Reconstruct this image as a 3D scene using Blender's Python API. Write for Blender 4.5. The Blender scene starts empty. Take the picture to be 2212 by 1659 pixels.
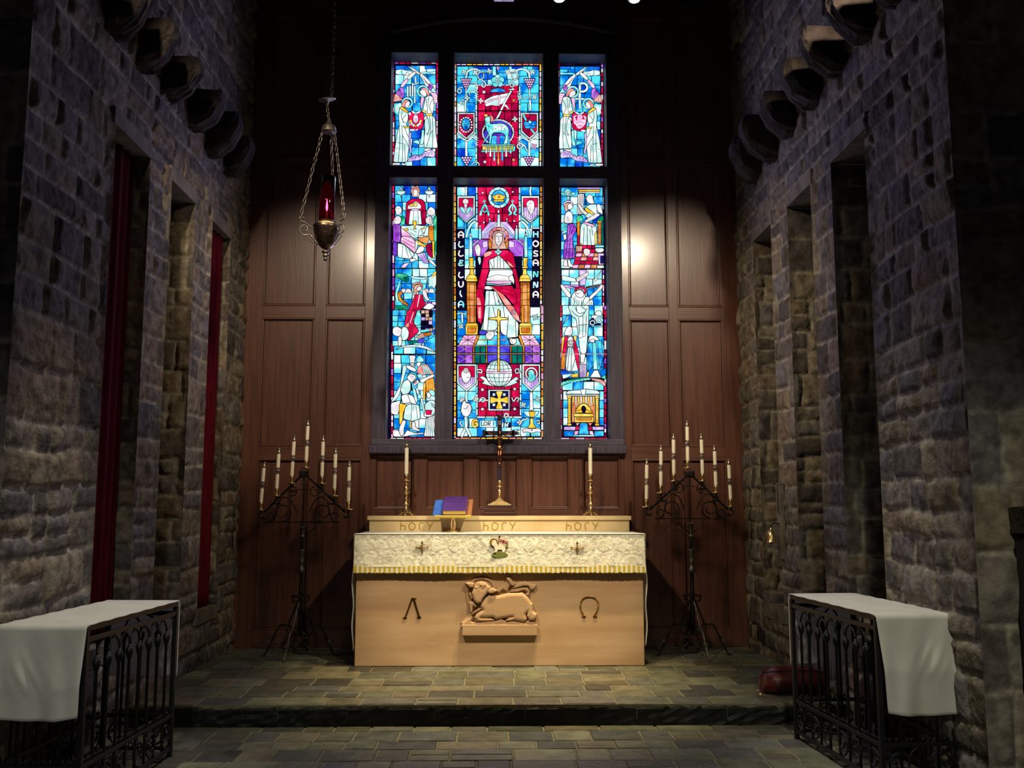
import bpy, bmesh, math, random
import numpy as np
from mathutils import Vector, Matrix, Euler
PI = math.pi
SC = bpy.context.scene
COL = SC.collection

# ------------------------------------------------------------------ camera
F_PX, PX, PY, EYE = 2046.0, 1106.0, 829.5, 1.214
YAW, PITCH = math.atan(.0184), math.atan(.12634)
_r = np.array([math.cos(YAW), -math.sin(YAW), 0.])
_f = np.array([math.sin(YAW)*math.cos(PITCH), math.cos(YAW)*math.cos(PITCH), math.sin(PITCH)])
_u = np.cross(_r, _f)
cd = bpy.data.cameras.new('camera')
cam = bpy.data.objects.new('camera', cd)
COL.objects.link(cam)
cam.location = (0, 0, EYE)
cam.rotation_euler = (PI/2 + PITCH, 0, -YAW)
cd.sensor_fit = 'HORIZONTAL'; cd.sensor_width = 36.0; cd.lens = F_PX/2212*36
cd.clip_start = .05; cd.clip_end = 100
SC.camera = cam

def at(x, y, X=None, Y=None, Z=None):
    """point of the place seen at photo pixel (x, y) on a plane of the room"""
    d = _f + _r*((x-PX)/F_PX) - _u*((y-PY)/F_PX)
    t = X/d[0] if X is not None else Y/d[1] if Y is not None else (Z-EYE)/d[2]
    return Vector((d[0]*t, d[1]*t, EYE+d[2]*t))

# ------------------------------------------------------------------ world, lamps, exposure
def lin(c): return c/12.92 if c <= .04045 else ((c+.055)/1.055)**2.4
def S(r, g, b): return (lin(r/255), lin(g/255), lin(b/255), 1.0)
w = bpy.data.worlds.new('world'); SC.world = w; w.use_nodes = True
bg = w.node_tree.nodes['Background']
bg.inputs[0].default_value = (.72, .64, .8, 1); bg.inputs[1].default_value = .022

def spot(name, loc, target, power, ang, blend, color, size=.06):
    l = bpy.data.lights.new(name, 'SPOT'); l.energy = power; l.spot_size = math.radians(ang)
    l.spot_blend = blend; l.color = color; l.shadow_soft_size = size
    o = bpy.data.objects.new(name, l); COL.objects.link(o); o.location = loc
    o.rotation_euler = (Vector(target)-Vector(loc)).to_track_quat('-Z', 'Y').to_euler()
    return o
WARM = (1.0, .85, .60)
# pair of spots high in front of the altar (their reflections show in the panelling)
for x_, y_, e_ in ((1.92, 1.5, .85), (-1.72, -1.5, .60)):
    spot('altar_spot', (x_, 3.6, 4.75), (.05+.05*(x_ > 0), 7.35, .80), 640, 26, .6, WARM)
    spot('panel_spot', (x_, 3.62, 4.75), (y_, 8.3, 2.58), 640*e_, 32, .7, (1., .80, .58))
    spot('window_spot', (x_, 3.66, 4.75), (.25*(1 if x_ > 0 else -1)+.03, 8.3, 1.6), 480, 24, .8, (1., .84, .62), .1)
    spot('cross_spot', (x_, 3.64, 4.75), (-y_*1.3, 7.5, 2.2), 760 if x_ < 0 else 480, 33, .9, (1., .82, .54), .35)
spot('track_spot', (.47, 6.48, 4.84), (.02, 6.75, .0), 740, 42, 1., (1., .80, .44))
spot('track_spot', (1.02, 6.48, 4.84), (.1, 6.85, .0), 740, 42, 1., (1., .80, .44))
spot('nave_downlight', (-.6, 4.5, 5.6), (-1.92, 4.78, .70), 440, 19, .6, (1., .94, .78), .2)
spot('nave_downlight', (.6, 4.7, 5.6), (1.92, 5.05, .70), 440, 19, .6, (1., .94, .78), .2)
spot('chancel_downlight', (0, 4.6, 5.7), (0, 5.7, 0), 200, 70, 1., (1., .86, .55), .15)
spot('nave_fill', (-.8, -1, 3.6), (-2.0, 4.7, .4), 330, 27, .9, (.96, .96, .84), .3)  # added fill behind the camera, stands in for diffuse nave light
spot('nave_fill', (.8, -1, 3.6), (2.0, 4.7, .4), 480, 27, .9, (.98, .96, .76), .3)  # added fill for the right rail cloth and lower wall
# blue daylight that the stained glass throws into the chancel
for x_ in (-.72, .03, .77):
    for z_ in (2.7, 4.4):
        spot('window_daylight', (x_, 8.20, z_), (x_*1.3, 0, z_), 30, 175, 1., (.55, .53, 1.), 0.)
vs = SC.view_settings
vs.view_transform = 'Standard'; vs.look = 'None'; vs.gamma = 1.0; vs.exposure = 0.0
vs.use_curve_mapping = False
SC.cycles.max_bounces = 5; SC.cycles.diffuse_bounces = 3; SC.cycles.glossy_bounces = 3
SC.cycles.transmission_bounces = 6; SC.cycles.sample_clamp_indirect = 3.0
SC.cycles.caustics_reflective = False; SC.cycles.caustics_refractive = False

# ------------------------------------------------------------------ materials
def mat(name, col, rough=.6, metal=0., col2=None, nscale=8., bump=0., bscale=40., stretch=(1, 1, 1), spec=.4, coat=0., attr=None, mixlo=.35, mixhi=.65, detail=6, sheen=0.):
    m = bpy.data.materials.new(name); m.use_nodes = True
    nt = m.node_tree; N = nt.nodes; L = nt.links
    b = N['Principled BSDF']
    b.inputs['Roughness'].default_value = rough; b.inputs['Metallic'].default_value = metal
    b.inputs['Specular IOR Level'].default_value = spec
    b.inputs['Coat Weight'].default_value = coat; b.inputs['Coat Roughness'].default_value = .18
    b.inputs['Base Color'].default_value = col
    tc = N.new('ShaderNodeTexCoord'); mp = N.new('ShaderNodeMapping')
    mp.inputs['Scale'].default_value = stretch
    L.new(tc.outputs['Object'], mp.inputs[0])
    src = None
    if col2:
        n = N.new('ShaderNodeTexNoise'); n.inputs['Scale'].default_value = nscale; n.inputs['Detail'].default_value = detail
        L.new(mp.outputs[0], n.inputs['Vector'])
        mr = N.new('ShaderNodeMapRange'); mr.inputs[1].default_value = mixlo; mr.inputs[2].default_value = mixhi
        L.new(n.outputs[0], mr.inputs[0])
        mx = N.new('ShaderNodeMix'); mx.data_type = 'RGBA'
        mx.inputs[6].default_value = col; mx.inputs[7].default_value = col2
        L.new(mr.outputs[0], mx.inputs[0]); src = mx.outputs[2]
    if attr:
        a = N.new('ShaderNodeVertexColor'); a.layer_name = attr
        if src is None: src = a.outputs[0]
        else:
            m2 = N.new('ShaderNodeMix'); m2.data_type = 'RGBA'; m2.blend_type = 'MULTIPLY'; m2.inputs[0].default_value = 1
            L.new(src, m2.inputs[6]); L.new(a.outputs[0], m2.inputs[7]); src = m2.outputs[2]
    if src is not None: L.new(src, b.inputs['Base Color'])
    if bump:
        n2 = N.new('ShaderNodeTexNoise'); n2.inputs['Scale'].default_value = bscale; n2.inputs['Detail'].default_value = 8
        L.new(mp.outputs[0], n2.inputs['Vector'])
        bp = N.new('ShaderNodeBump'); bp.inputs['Strength'].default_value = bump; bp.inputs['Distance'].default_value = .02
        L.new(n2.outputs[0], bp.inputs['Height']); L.new(bp.outputs[0], b.inputs['Normal'])
    return m

def emis(name, col, col2=None, strength=1., nscale=9., lo=.42, hi=.62):
    m = bpy.data.materials.new(name); m.use_nodes = True
    nt = m.node_tree; N = nt.nodes; L = nt.links
    N.remove(N['Principled BSDF']); e = N.new('ShaderNodeEmission')
    e.inputs[0].default_value = col; e.inputs[1].default_value = strength
    L.new(e.outputs[0], N['Material Output'].inputs[0])
    if col2:
        tc = N.new('ShaderNodeTexCoord'); n = N.new('ShaderNodeTexNoise'); n.inputs['Scale'].default_value = nscale
        n.inputs['Detail'].default_value = 2
        L.new(tc.outputs['Object'], n.inputs['Vector'])
        mr = N.new('ShaderNodeMapRange'); mr.inputs[1].default_value = lo; mr.inputs[2].default_value = hi
        L.new(n.outputs[0], mr.inputs[0])
        mx = N.new('ShaderNodeMix'); mx.data_type = 'RGBA'; mx.inputs[6].default_value = col; mx.inputs[7].default_value = col2
        L.new(mr.outputs[0], mx.inputs[0]); L.new(mx.outputs[2], e.inputs[0])
    return m

M = {}
M['stone'] = mat('rubble_stone', (.9, .89, .87, 1), .9, col2=(.4, .385, .375, 1), nscale=16, bump=.5, bscale=36, attr='tint', spec=.15)
M['dressed'] = mat('dressed_stone', S(120, 112, 100), .85, col2=S(90, 84, 76), nscale=7, bump=.4, bscale=50, spec=.2)
M['slate'] = mat('slate_tile', (1, 1, 1, 1), .42, col2=(.6, .62, .6, 1), nscale=9, bump=.35, bscale=25, attr='tint', spec=.35)
M['grout'] = mat('floor_grout', S(122, 116, 92), .9, col2=S(100, 95, 76), nscale=20)
M['riser'] = mat('dark_slate', S(24, 26, 22), .55, col2=S(14, 15, 14), nscale=6, bump=.4, bscale=14, spec=.3)
M['woodv'] = mat('oak_upright_grain', S(98, 61, 47), .36, col2=S(72, 43, 33), nscale=5, stretch=(9, 9, .55), bump=.04, bscale=12, coat=.35, mixlo=.3, mixhi=.72)
M['woodh'] = mat('oak_level_grain', S(100, 63, 48), .36, col2=S(74, 45, 34), nscale=5, stretch=(.55, 9, 9), bump=.04, bscale=12, coat=.35, mixlo=.3, mixhi=.72)
M['frame'] = mat('dark_oak_glow_tint', S(70, 62, 80), .5, col2=S(48, 42, 58), nscale=5, stretch=(9, 9, .6), bump=.25, bscale=14, spec=.4)  # blue in the wood colour stands in for glow from the glass
M['frameh'] = mat('dark_oak_level_glow_tint', S(70, 62, 80), .5, col2=S(48, 42, 58), nscale=5, stretch=(.6, 9, 9), bump=.25, bscale=14, spec=.4)  # level grain with the same painted blue glow
M['ceil'] = mat('ceiling_timber', S(40, 32, 26), .8, col2=S(28, 22, 18), nscale=4, stretch=(.6, 6, 6))
M['altar'] = mat('sandstone', S(194, 162, 126), .8, col2=S(178, 142, 106), nscale=3.2, stretch=(.5, 1, 3), bump=.12, bscale=90, spec=.2)
M['gradine'] = mat('pale_limestone', S(214, 192, 146), .7, col2=S(198, 172, 126), nscale=5, bump=.08, bscale=80, spec=.25)
M['gold'] = mat('gilding', S(190, 140, 60), .3, 1., col2=S(150, 105, 40), nscale=30)
M['letter'] = mat('gilt_paint', S(176, 148, 62), .5, .3)
M['copperd'] = mat('aged_bronze', S(104, 88, 78), .34, 1., col2=S(66, 54, 48), nscale=40, bump=.12, bscale=90)
M['brass'] = mat('polished_brass', S(232, 206, 158), .3, 1., col2=S(204, 172, 118), nscale=20)
M['copper'] = mat('bronze_figure', S(190, 130, 96), .3, 1., col2=S(120, 76, 56), nscale=14)
M['silver'] = mat('tarnished_silver', S(196, 184, 168), .42, 1., col2=S(136, 126, 114), nscale=20)
M['iron'] = mat('wrought_iron', S(64, 58, 54), .42, .8, col2=S(26, 25, 24), nscale=25, bump=.2, bscale=60)
M['irong'] = mat('worn_iron', S(120, 114, 104), .4, .7, col2=S(80, 76, 70), nscale=40, bump=.2, bscale=60)
M['black'] = mat('black_iron', S(17, 17, 20), .45, .0, bump=.15, bscale=50, spec=.3)
M['chain'] = mat('dull_chain', S(120, 112, 102), .4, 1., col2=S(84, 78, 70), nscale=30)
M['wax'] = mat('white_wax', S(248, 240, 216), .45, spec=.4)
M['linen'] = mat('white_linen', S(250, 248, 242), .85, col2=S(240, 238, 230), nscale=30, bump=.12, bscale=220, spec=.15)
M['cloth'] = mat('rail_linen', S(232, 230, 222), .9, col2=S(218, 216, 206), nscale=6, bump=.03, bscale=260, spec=.1)
M['lace'] = mat('cream_brocade', S(230, 226, 210), .75, col2=S(212, 206, 186), nscale=14, bump=.12, bscale=160, attr='tint', spec=.2)
M['fringe_w'] = mat('fringe_white', S(240, 232, 200), .8, bump=.2, bscale=200)
M['fringe_y'] = mat('fringe_gold', S(206, 178, 66), .75, bump=.2, bscale=200)
M['thread_gold'] = mat('gold_thread', S(176, 134, 50), .5, .3)
M['thread_brown'] = mat('brown_thread', S(96, 60, 30), .8)
M['thread_red'] = mat('red_thread', S(160, 38, 40), .8)
M['thread_green'] = mat('green_thread', S(112, 120, 50), .8)
M['thread_white'] = mat('white_thread', S(236, 226, 200), .8)
M['purple'] = mat('purple_leather', S(78, 38, 120), .4, col2=S(62, 28, 98), nscale=12, spec=.5)
M['purple_d'] = mat('purple_spine', S(40, 20, 56), .45)
M['pages'] = mat('page_edges', S(222, 190, 96), .7)
M['blue'] = mat('blue_cover', S(60, 110, 200), .35, col2=S(40, 80, 170), nscale=10)
M['deskwood'] = mat('desk_wood', S(150, 96, 60), .5)
M['basewood'] = mat('plinth_wood', S(74, 44, 34), .35, col2=S(54, 31, 24), nscale=5, stretch=(.6, 9, 9), coat=.3)
M['red_curtain'] = mat('red_velvet', S(92, 9, 24), .85, col2=S(72, 6, 18), nscale=10, stretch=(4, 4, .5), spec=.1)
M['red_leather'] = mat('red_leather', S(98, 30, 26), .38, col2=S(76, 18, 18), nscale=9, bump=.25, bscale=40, spec=.5)
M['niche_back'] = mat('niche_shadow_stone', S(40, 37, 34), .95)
M['ivory'] = mat('cream_glass_liner', S(214, 204, 140), .4, col2=S(150, 138, 80), nscale=40, detail=2)
M['plastic'] = mat('dark_outlet', S(26, 24, 24), .4)
M['tip'] = mat('wick_charred', S(30, 26, 22), .9)
M['lens'] = emis('lamp_lens', (1., .95, .8, 1), strength=30.)
M['flame'] = emis('flame', (1., .5, .42, 1), strength=22.)
def glassmat(name, col, rough=.02):
    m = bpy.data.materials.new(name); m.use_nodes = True
    b = m.node_tree.nodes['Principled BSDF']
    b.inputs['Base Color'].default_value = col; b.inputs['Roughness'].default_value = rough
    b.inputs['Transmission Weight'].default_value = 1.; b.inputs['IOR'].default_value = 1.3
    return m
def thin_linen(k, t):
    nt = M[k].node_tree; N = nt.nodes; b = N['Principled BSDF']; tr = N.new('ShaderNodeBsdfTranslucent'); tr.inputs[0].default_value = t
    mx = N.new('ShaderNodeMixShader'); mx.inputs[0].default_value = .4
    nt.links.new(b.outputs[0], mx.inputs[1]); nt.links.new(tr.outputs[0], mx.inputs[2]); nt.links.new(mx.outputs[0], N['Material Output'].inputs[0])
thin_linen('cloth', S(235, 232, 226)); thin_linen('linen', S(240, 236, 224))
M['redglass'] = glassmat('ruby_glass', (.58, .06, .2, 1))
M['crystal'] = glassmat('crystal', (.9, .9, .95, 1), .08)

# ------------------------------------------------------------------ mesh builder
class MB:
    def __init__(s): s.v = []; s.f = []; s.m = []
    def face(s, pts, mi=0):
        n = len(s.v); s.v += [tuple(p) for p in pts]; s.f.append(tuple(range(n, n+len(pts)))); s.m.append(mi)
    def box(s, x0, x1, y0, y1, z0, z1, mi=0, R=None):
        n = len(s.v)
        P8 = [(x, y, z) for z in (z0, z1) for y in (y0, y1) for x in (x0, x1)]
        if R is not None: P8 = [tuple(R @ Vector(p)) for p in P8]
        s.v += P8
        for q in ((0, 2, 3, 1), (4, 5, 7, 6), (0, 1, 5, 4), (2, 6, 7, 3), (0, 4, 6, 2), (1, 3, 7, 5)):
            s.f.append(tuple(n+k for k in q)); s.m.append(mi)
        return s
    def tube(s, pts, r, n=8, closed=False, mi=0, flat=None):
        pts = [Vector(p) for p in pts]; k = len(pts)
        rs = r if isinstance(r, (list, tuple)) else [r]*k
        T = []
        for i in range(k):
            a = pts[(i-1) % k] if (closed or i > 0) else pts[i]
            b = pts[(i+1) % k] if (closed or i < k-1) else pts[i]
            t = b-a; T.append(t.normalized() if t.length > 1e-9 else Vector((0, 0, 1)))
        ref = Vector((0, 1, 0)) if abs(T[0].y) < .9 else Vector((1, 0, 0))
        nrm = (ref - T[0]*ref.dot(T[0])).normalized()
        base = len(s.v)
        for i in range(k):
            nrm = (nrm - T[i]*nrm.dot(T[i]))
            nrm = nrm.normalized() if nrm.length > 1e-6 else T[i].orthogonal().normalized()
            bi = T[i].cross(nrm)
            for j in range(n):
                a = 2*PI*(j+.5)/n
                fa, fb = (1, 1) if flat is None else flat
                s.v.append(tuple(pts[i] + nrm*(math.cos(a)*rs[i]*fa) + bi*(math.sin(a)*rs[i]*fb)))
        for i in range(k if closed else k-1):
            i2 = (i+1) % k
            for j in range(n):
                j2 = (j+1) % n
                s.f.append((base+i*n+j, base+i*n+j2, base+i2*n+j2, base+i2*n+j)); s.m.append(mi)
        if not closed:
            s.f.append(tuple(base+j for j in range(n))[::-1]); s.m.append(mi)
            s.f.append(tuple(base+(k-1)*n+j for j in range(n))); s.m.append(mi)
        return s
    def lathe(s, prof, n=20, c=(0, 0, 0), mi=0, sq=False):
        base = len(s.v); k = len(prof)
        for r, z in prof:
            for j in range(n):
                a = 2*PI*(j+.5)/n
                s.v.append((c[0]+r*math.cos(a), c[1]+r*math.sin(a), c[2]+z))
        for i in range(k-1):
            for j in range(n):
                j2 = (j+1) % n
                s.f.append((base+i*n+j, base+i*n+j2, base+(i+1)*n+j2, base+(i+1)*n+j)); s.m.append(mi)
        s.f.append(tuple(base+j for j in range(n))[::-1]); s.m.append(mi)
        s.f.append(tuple(base+(k-1)*n+j for j in range(n))); s.m.append(mi)
        return s
    def ell(s, c, rx, ry, rz, n=14, k=9, mi=0):
        return s.lathe_s([(math.sin(PI*i/k), -math.cos(PI*i/k)) for i in range(k+1)], c, rx, ry, rz, n, mi)
    def lathe_s(s, prof, c, rx, ry, rz, n, mi):
        base = len(s.v)
        for r, z in prof:
            r = max(r, 1e-3)
            for j in range(n):
                a = 2*PI*j/n
                s.v.append((c[0]+r*rx*math.cos(a), c[1]+r*ry*math.sin(a), c[2]+rz*z))
        for i in range(len(prof)-1):
            for j in range(n):
                j2 = (j+1) % n
                s.f.append((base+i*n+j, base+i*n+j2, base+(i+1)*n+j2, base+(i+1)*n+j)); s.m.append(mi)
        return s
    def prism(s, pts, y0, y1, mi=0):
        """polygon in the XZ plane extruded from y0 to y1"""
        n = len(s.v); k = len(pts)
        s.v += [(p[0], y0, p[1]) for p in pts] + [(p[0], y1, p[1]) for p in pts]
        s.f.append(tuple(range(n, n+k))); s.m.append(mi)
        s.f.append(tuple(range(n+k, n+2*k))[::-1]); s.m.append(mi)
        for i in range(k):
            j = (i+1) % k
            s.f.append((n+i, n+k+i, n+k+j, n+j)); s.m.append(mi)
        return s
    def grid(s, A, mi=0, mask=None):
        h, w_ = A.shape[:2]; n = len(s.v)
        s.v += [tuple(p) for p in A.reshape(-1, 3)]
        for i in range(h-1):
            for j in range(w_-1):
                if mask is not None and not mask[i, j]: continue
                a = n+i*w_+j
                s.f.append((a, a+1, a+w_+1, a+w_)); s.m.append(mi)
        return s
    def build(s, name, m, parent=None, smooth=False, bevel=0., tint=None, loc=None, recalc=True, seg=2):
        me = bpy.data.meshes.new(name); me.from_pydata(s.v, [], s.f)
        ms = m if isinstance(m, (list, tuple)) else [m]
        for k in ms: me.materials.append(k)
        if len(ms) > 1: me.polygons.foreach_set('material_index', s.m)
        if tint is not None:
            ca = me.color_attributes.new('tint', 'FLOAT_COLOR', 'POINT')
            ca.data.foreach_set('color', np.asarray(tint, dtype=np.float32).ravel())
        if recalc:
            b = bmesh.new(); b.from_mesh(me); bmesh.ops.recalc_face_normals(b, faces=b.faces); b.to_mesh(me); b.free()
        if smooth: me.polygons.foreach_set('use_smooth', [True]*len(me.polygons))
        me.update()
        o = bpy.data.objects.new(name, me); COL.objects.link(o)
        if parent: o.parent = parent
        if loc: o.location = loc
        if bevel:
            bv = o.modifiers.new('bevel', 'BEVEL'); bv.width = bevel; bv.segments = seg; bv.limit_method = 'ANGLE'
        return o

def tag(o, label=None, cat=None, group=None, kind=None):
    if label: o['label'] = label
    if cat: o['category'] = cat
    if group: o['group'] = group
    if kind: o['kind'] = kind
    return o
def thing(name, label, cat, loc=(0, 0, 0), rz=0., group=None):
    o = bpy.data.objects.new(name, None); COL.objects.link(o); o.location = loc; o.rotation_euler = (0, 0, rz)
    o.empty_display_size = .1
    return tag(o, label, cat, group)
def struct(name, label, cat):
    o = bpy.data.objects.new(name, None); COL.objects.link(o); o.empty_display_size = .1
    return tag(o, label, cat, None, 'structure')
def copy_tree(o, parent=None):
    c = o.copy(); COL.objects.link(c); c.parent = parent
    for ch in list(o.children): copy_tree(ch, c)
    return c
def smooth_path(pts, k=6, closed=False):
    P_ = [Vector(p) for p in pts]; n = len(P_); out = []
    rng = range(n if closed else n-1)
    for i in rng:
        p0 = P_[(i-1) % n] if closed or i > 0 else P_[i]
        p1 = P_[i]; p2 = P_[(i+1) % n]
        p3 = P_[(i+2) % n] if closed or i+2 < n else p2
        for j in range(k):
            t = j/k
            out.append(.5*((2*p1)+(p2-p0)*t+(2*p0-5*p1+4*p2-p3)*t*t+(3*p1-p0-3*p2+p3)*t**3))
    if not closed: out.append(P_[-1])
    return out
def spiral(c, r0, r1, a0, a1, n=20, plane='xz'):
    out = []
    for i in range(n+1):
        t = i/n; a = a0+(a1-a0)*t; r = r0+(r1-r0)*t
        out.append((c[0]+r*math.cos(a), c[1], c[2]+r*math.sin(a)) if plane == 'xz' else (c[0], c[1]+r*math.cos(a), c[2]+r*math.sin(a)))
    return out

def vnoise(u, v, sc, seed):
    g = np.random.RandomState(seed).rand(64, 64)
    a, b = u*sc, v*sc
    i, j = np.floor(a).astype(int), np.floor(b).astype(int)
    s, t = a-i, b-j
    s = s*s*(3-2*s); t = t*t*(3-2*t)
    G = lambda p, q: g[p % 64, q % 64]
    return (G(i, j)*(1-s)+G(i+1, j)*s)*(1-t)+(G(i, j+1)*(1-s)+G(i+1, j+1)*s)*t
def fbm(u, v, sc, seed, o=4):
    r = 0; a = .5
    for k in range(o): r = r+a*(vnoise(u, v, sc*2**k, seed+k)-.5); a *= .55
    return r
# ------------------------------------------------------------------ rubble walls
def breaks(pts, res):
    out = [pts[0]]
    for a, b in zip(pts[:-1], pts[1:]):
        n = max(1, int(round((b-a)/res))); out += list(np.linspace(a, b, n+1)[1:])
    return np.array(out)
TONES = [(128, 120, 112), (112, 105, 98), (142, 132, 117), (108, 102, 102), (132, 120, 102), (120, 115, 115), (98, 92, 87), (138, 122, 106)]
def stone_field(u, v, seed, hmin=.12, hmax=.26, wmin=.14, wmax=.44, bulge=.016, mort=(168, 160, 144)):
    """ashlar rubble: height and colour over a grid u (along) x v (up)"""
    rnd = random.Random(seed)
    U, V = np.meshgrid(u, v)
    Uw = U+.05*fbm(U, V, 2.2, seed+11)+.018*fbm(U, V, 9, seed+12)
    Vw = V+.07*fbm(U, V, 1.3, seed+21)+.02*fbm(U, V, 8, seed+22)
    vb = [v[0]-.3]
    while vb[-1] < v[-1]+.3: vb.append(vb[-1]+rnd.uniform(hmin, hmax))
    vb = np.array(vb)
    ci = np.clip(np.searchsorted(vb, Vw)-1, 0, len(vb)-2)
    H = np.zeros_like(U); C = np.zeros(U.shape+(3,)); D = np.zeros_like(U)
    for c in range(len(vb)-1):
        sel = ci == c
        if not sel.any(): continue
        ub = [u[0]-.6+rnd.uniform(0, .3)]
        while ub[-1] < u[-1]+.6: ub.append(ub[-1]+rnd.uniform(wmin, wmax))
        ub = np.array(ub); k = len(ub)-1
        uu, vv = Uw[sel], Vw[sel]
        si = np.clip(np.searchsorted(ub, uu)-1, 0, k-1)
        lo, hi = vb[c]*np.ones(len(uu)), vb[c+1]*np.ones(len(uu))
        split = np.array([rnd.random() < .25 and (vb[c+1]-vb[c]) > .19 for _ in range(k)])[si]
        mid = np.array([vb[c]+(vb[c+1]-vb[c])*rnd.uniform(.4, .6) for _ in range(k)])[si]
        up = split & (vv > mid)
        lo = np.where(up, mid, lo); hi = np.where(split & ~up, mid, hi)
        d = np.minimum(np.minimum(uu-ub[si], ub[si+1]-uu), np.minimum(vv-lo, hi-vv))
        amp = np.array([rnd.uniform(.45, 1.25) for _ in range(2*k)])[si*2+up]
        tx = np.array([rnd.uniform(-.07, .07) for _ in range(2*k)])[si*2+up]
        ty = np.array([rnd.uniform(-.08, .08) for _ in range(2*k)])[si*2+up]
        cu, cv = (ub[si]+ub[si+1])/2, (lo+hi)/2
        e = np.clip((d-.007)/.022, 0, 1); e = e*e*(3-2*e)
        H[sel] = e*(bulge*amp+tx*(uu-cu)+ty*(vv-cv))+np.clip((d-.03)/.08, 0, 1)*bulge*.35
        tone = np.array([TONES[rnd.randrange(len(TONES))] for _ in range(2*k)], float)[si*2+up]
        f = np.clip((d-.005)/.012, 0, 1)[:, None]
        C[sel] = tone*f+np.array(mort, float)*(1-f)
        D[sel] = d
    st = np.clip(D/.03, 0, 1)
    rock = np.abs(fbm(U, V, 7, seed+31, 5))
    H += st*(.034*fbm(U, V, 6, seed+41, 5)+.03*rock+.014*np.abs(fbm(U, V, 17, seed+43, 3)))+.006*fbm(U, V, 25, seed+51, 3)
    H = np.maximum(H, .001)
    Cl = (C/255.); Cl = np.where(Cl <= .04045, Cl/12.92, ((Cl+.055)/1.055)**2.4)
    Cl *= (1+.5*fbm(U, V, 3.5, seed+61))[..., None]
    return U, V, H, np.concatenate([np.clip(Cl, 0, 1), np.ones(U.shape+(1,))], -1)

def stone_mesh(name, fn, u, v, seed, parent=None, holes=(), edge=(), m='stone', **kw):
    U, V, H, C = stone_field(u, v, seed, **kw)
    mask = np.ones((len(v)-1, len(u)-1), bool)
    uc, vc = (u[1:]+u[:-1])/2, (v[1:]+v[:-1])/2
    for (a, b, c, d) in holes:
        mask &= ~((uc[None, :] > a) & (uc[None, :] < b) & (vc[:, None] > c) & (vc[:, None] < d))
        du = np.maximum(np.maximum(a-U, U-b), 0); dv = np.maximum(np.maximum(c-V, V-d), 0)
        k = np.clip(np.maximum(du, dv)/.035, 0, 1)
        H = H*k+.028*(1-k)
    for (axis, val, hgt) in edge:
        k = np.clip(np.abs((U if axis == 'u' else V)-val)/.03, 0, 1); H = H*k+hgt*(1-k)
    A = fn(U, V, H)
    return MB().grid(A, mask=mask).build(name, M[m], parent, smooth=True, tint=C.reshape(-1, 4), recalc=False)

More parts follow.
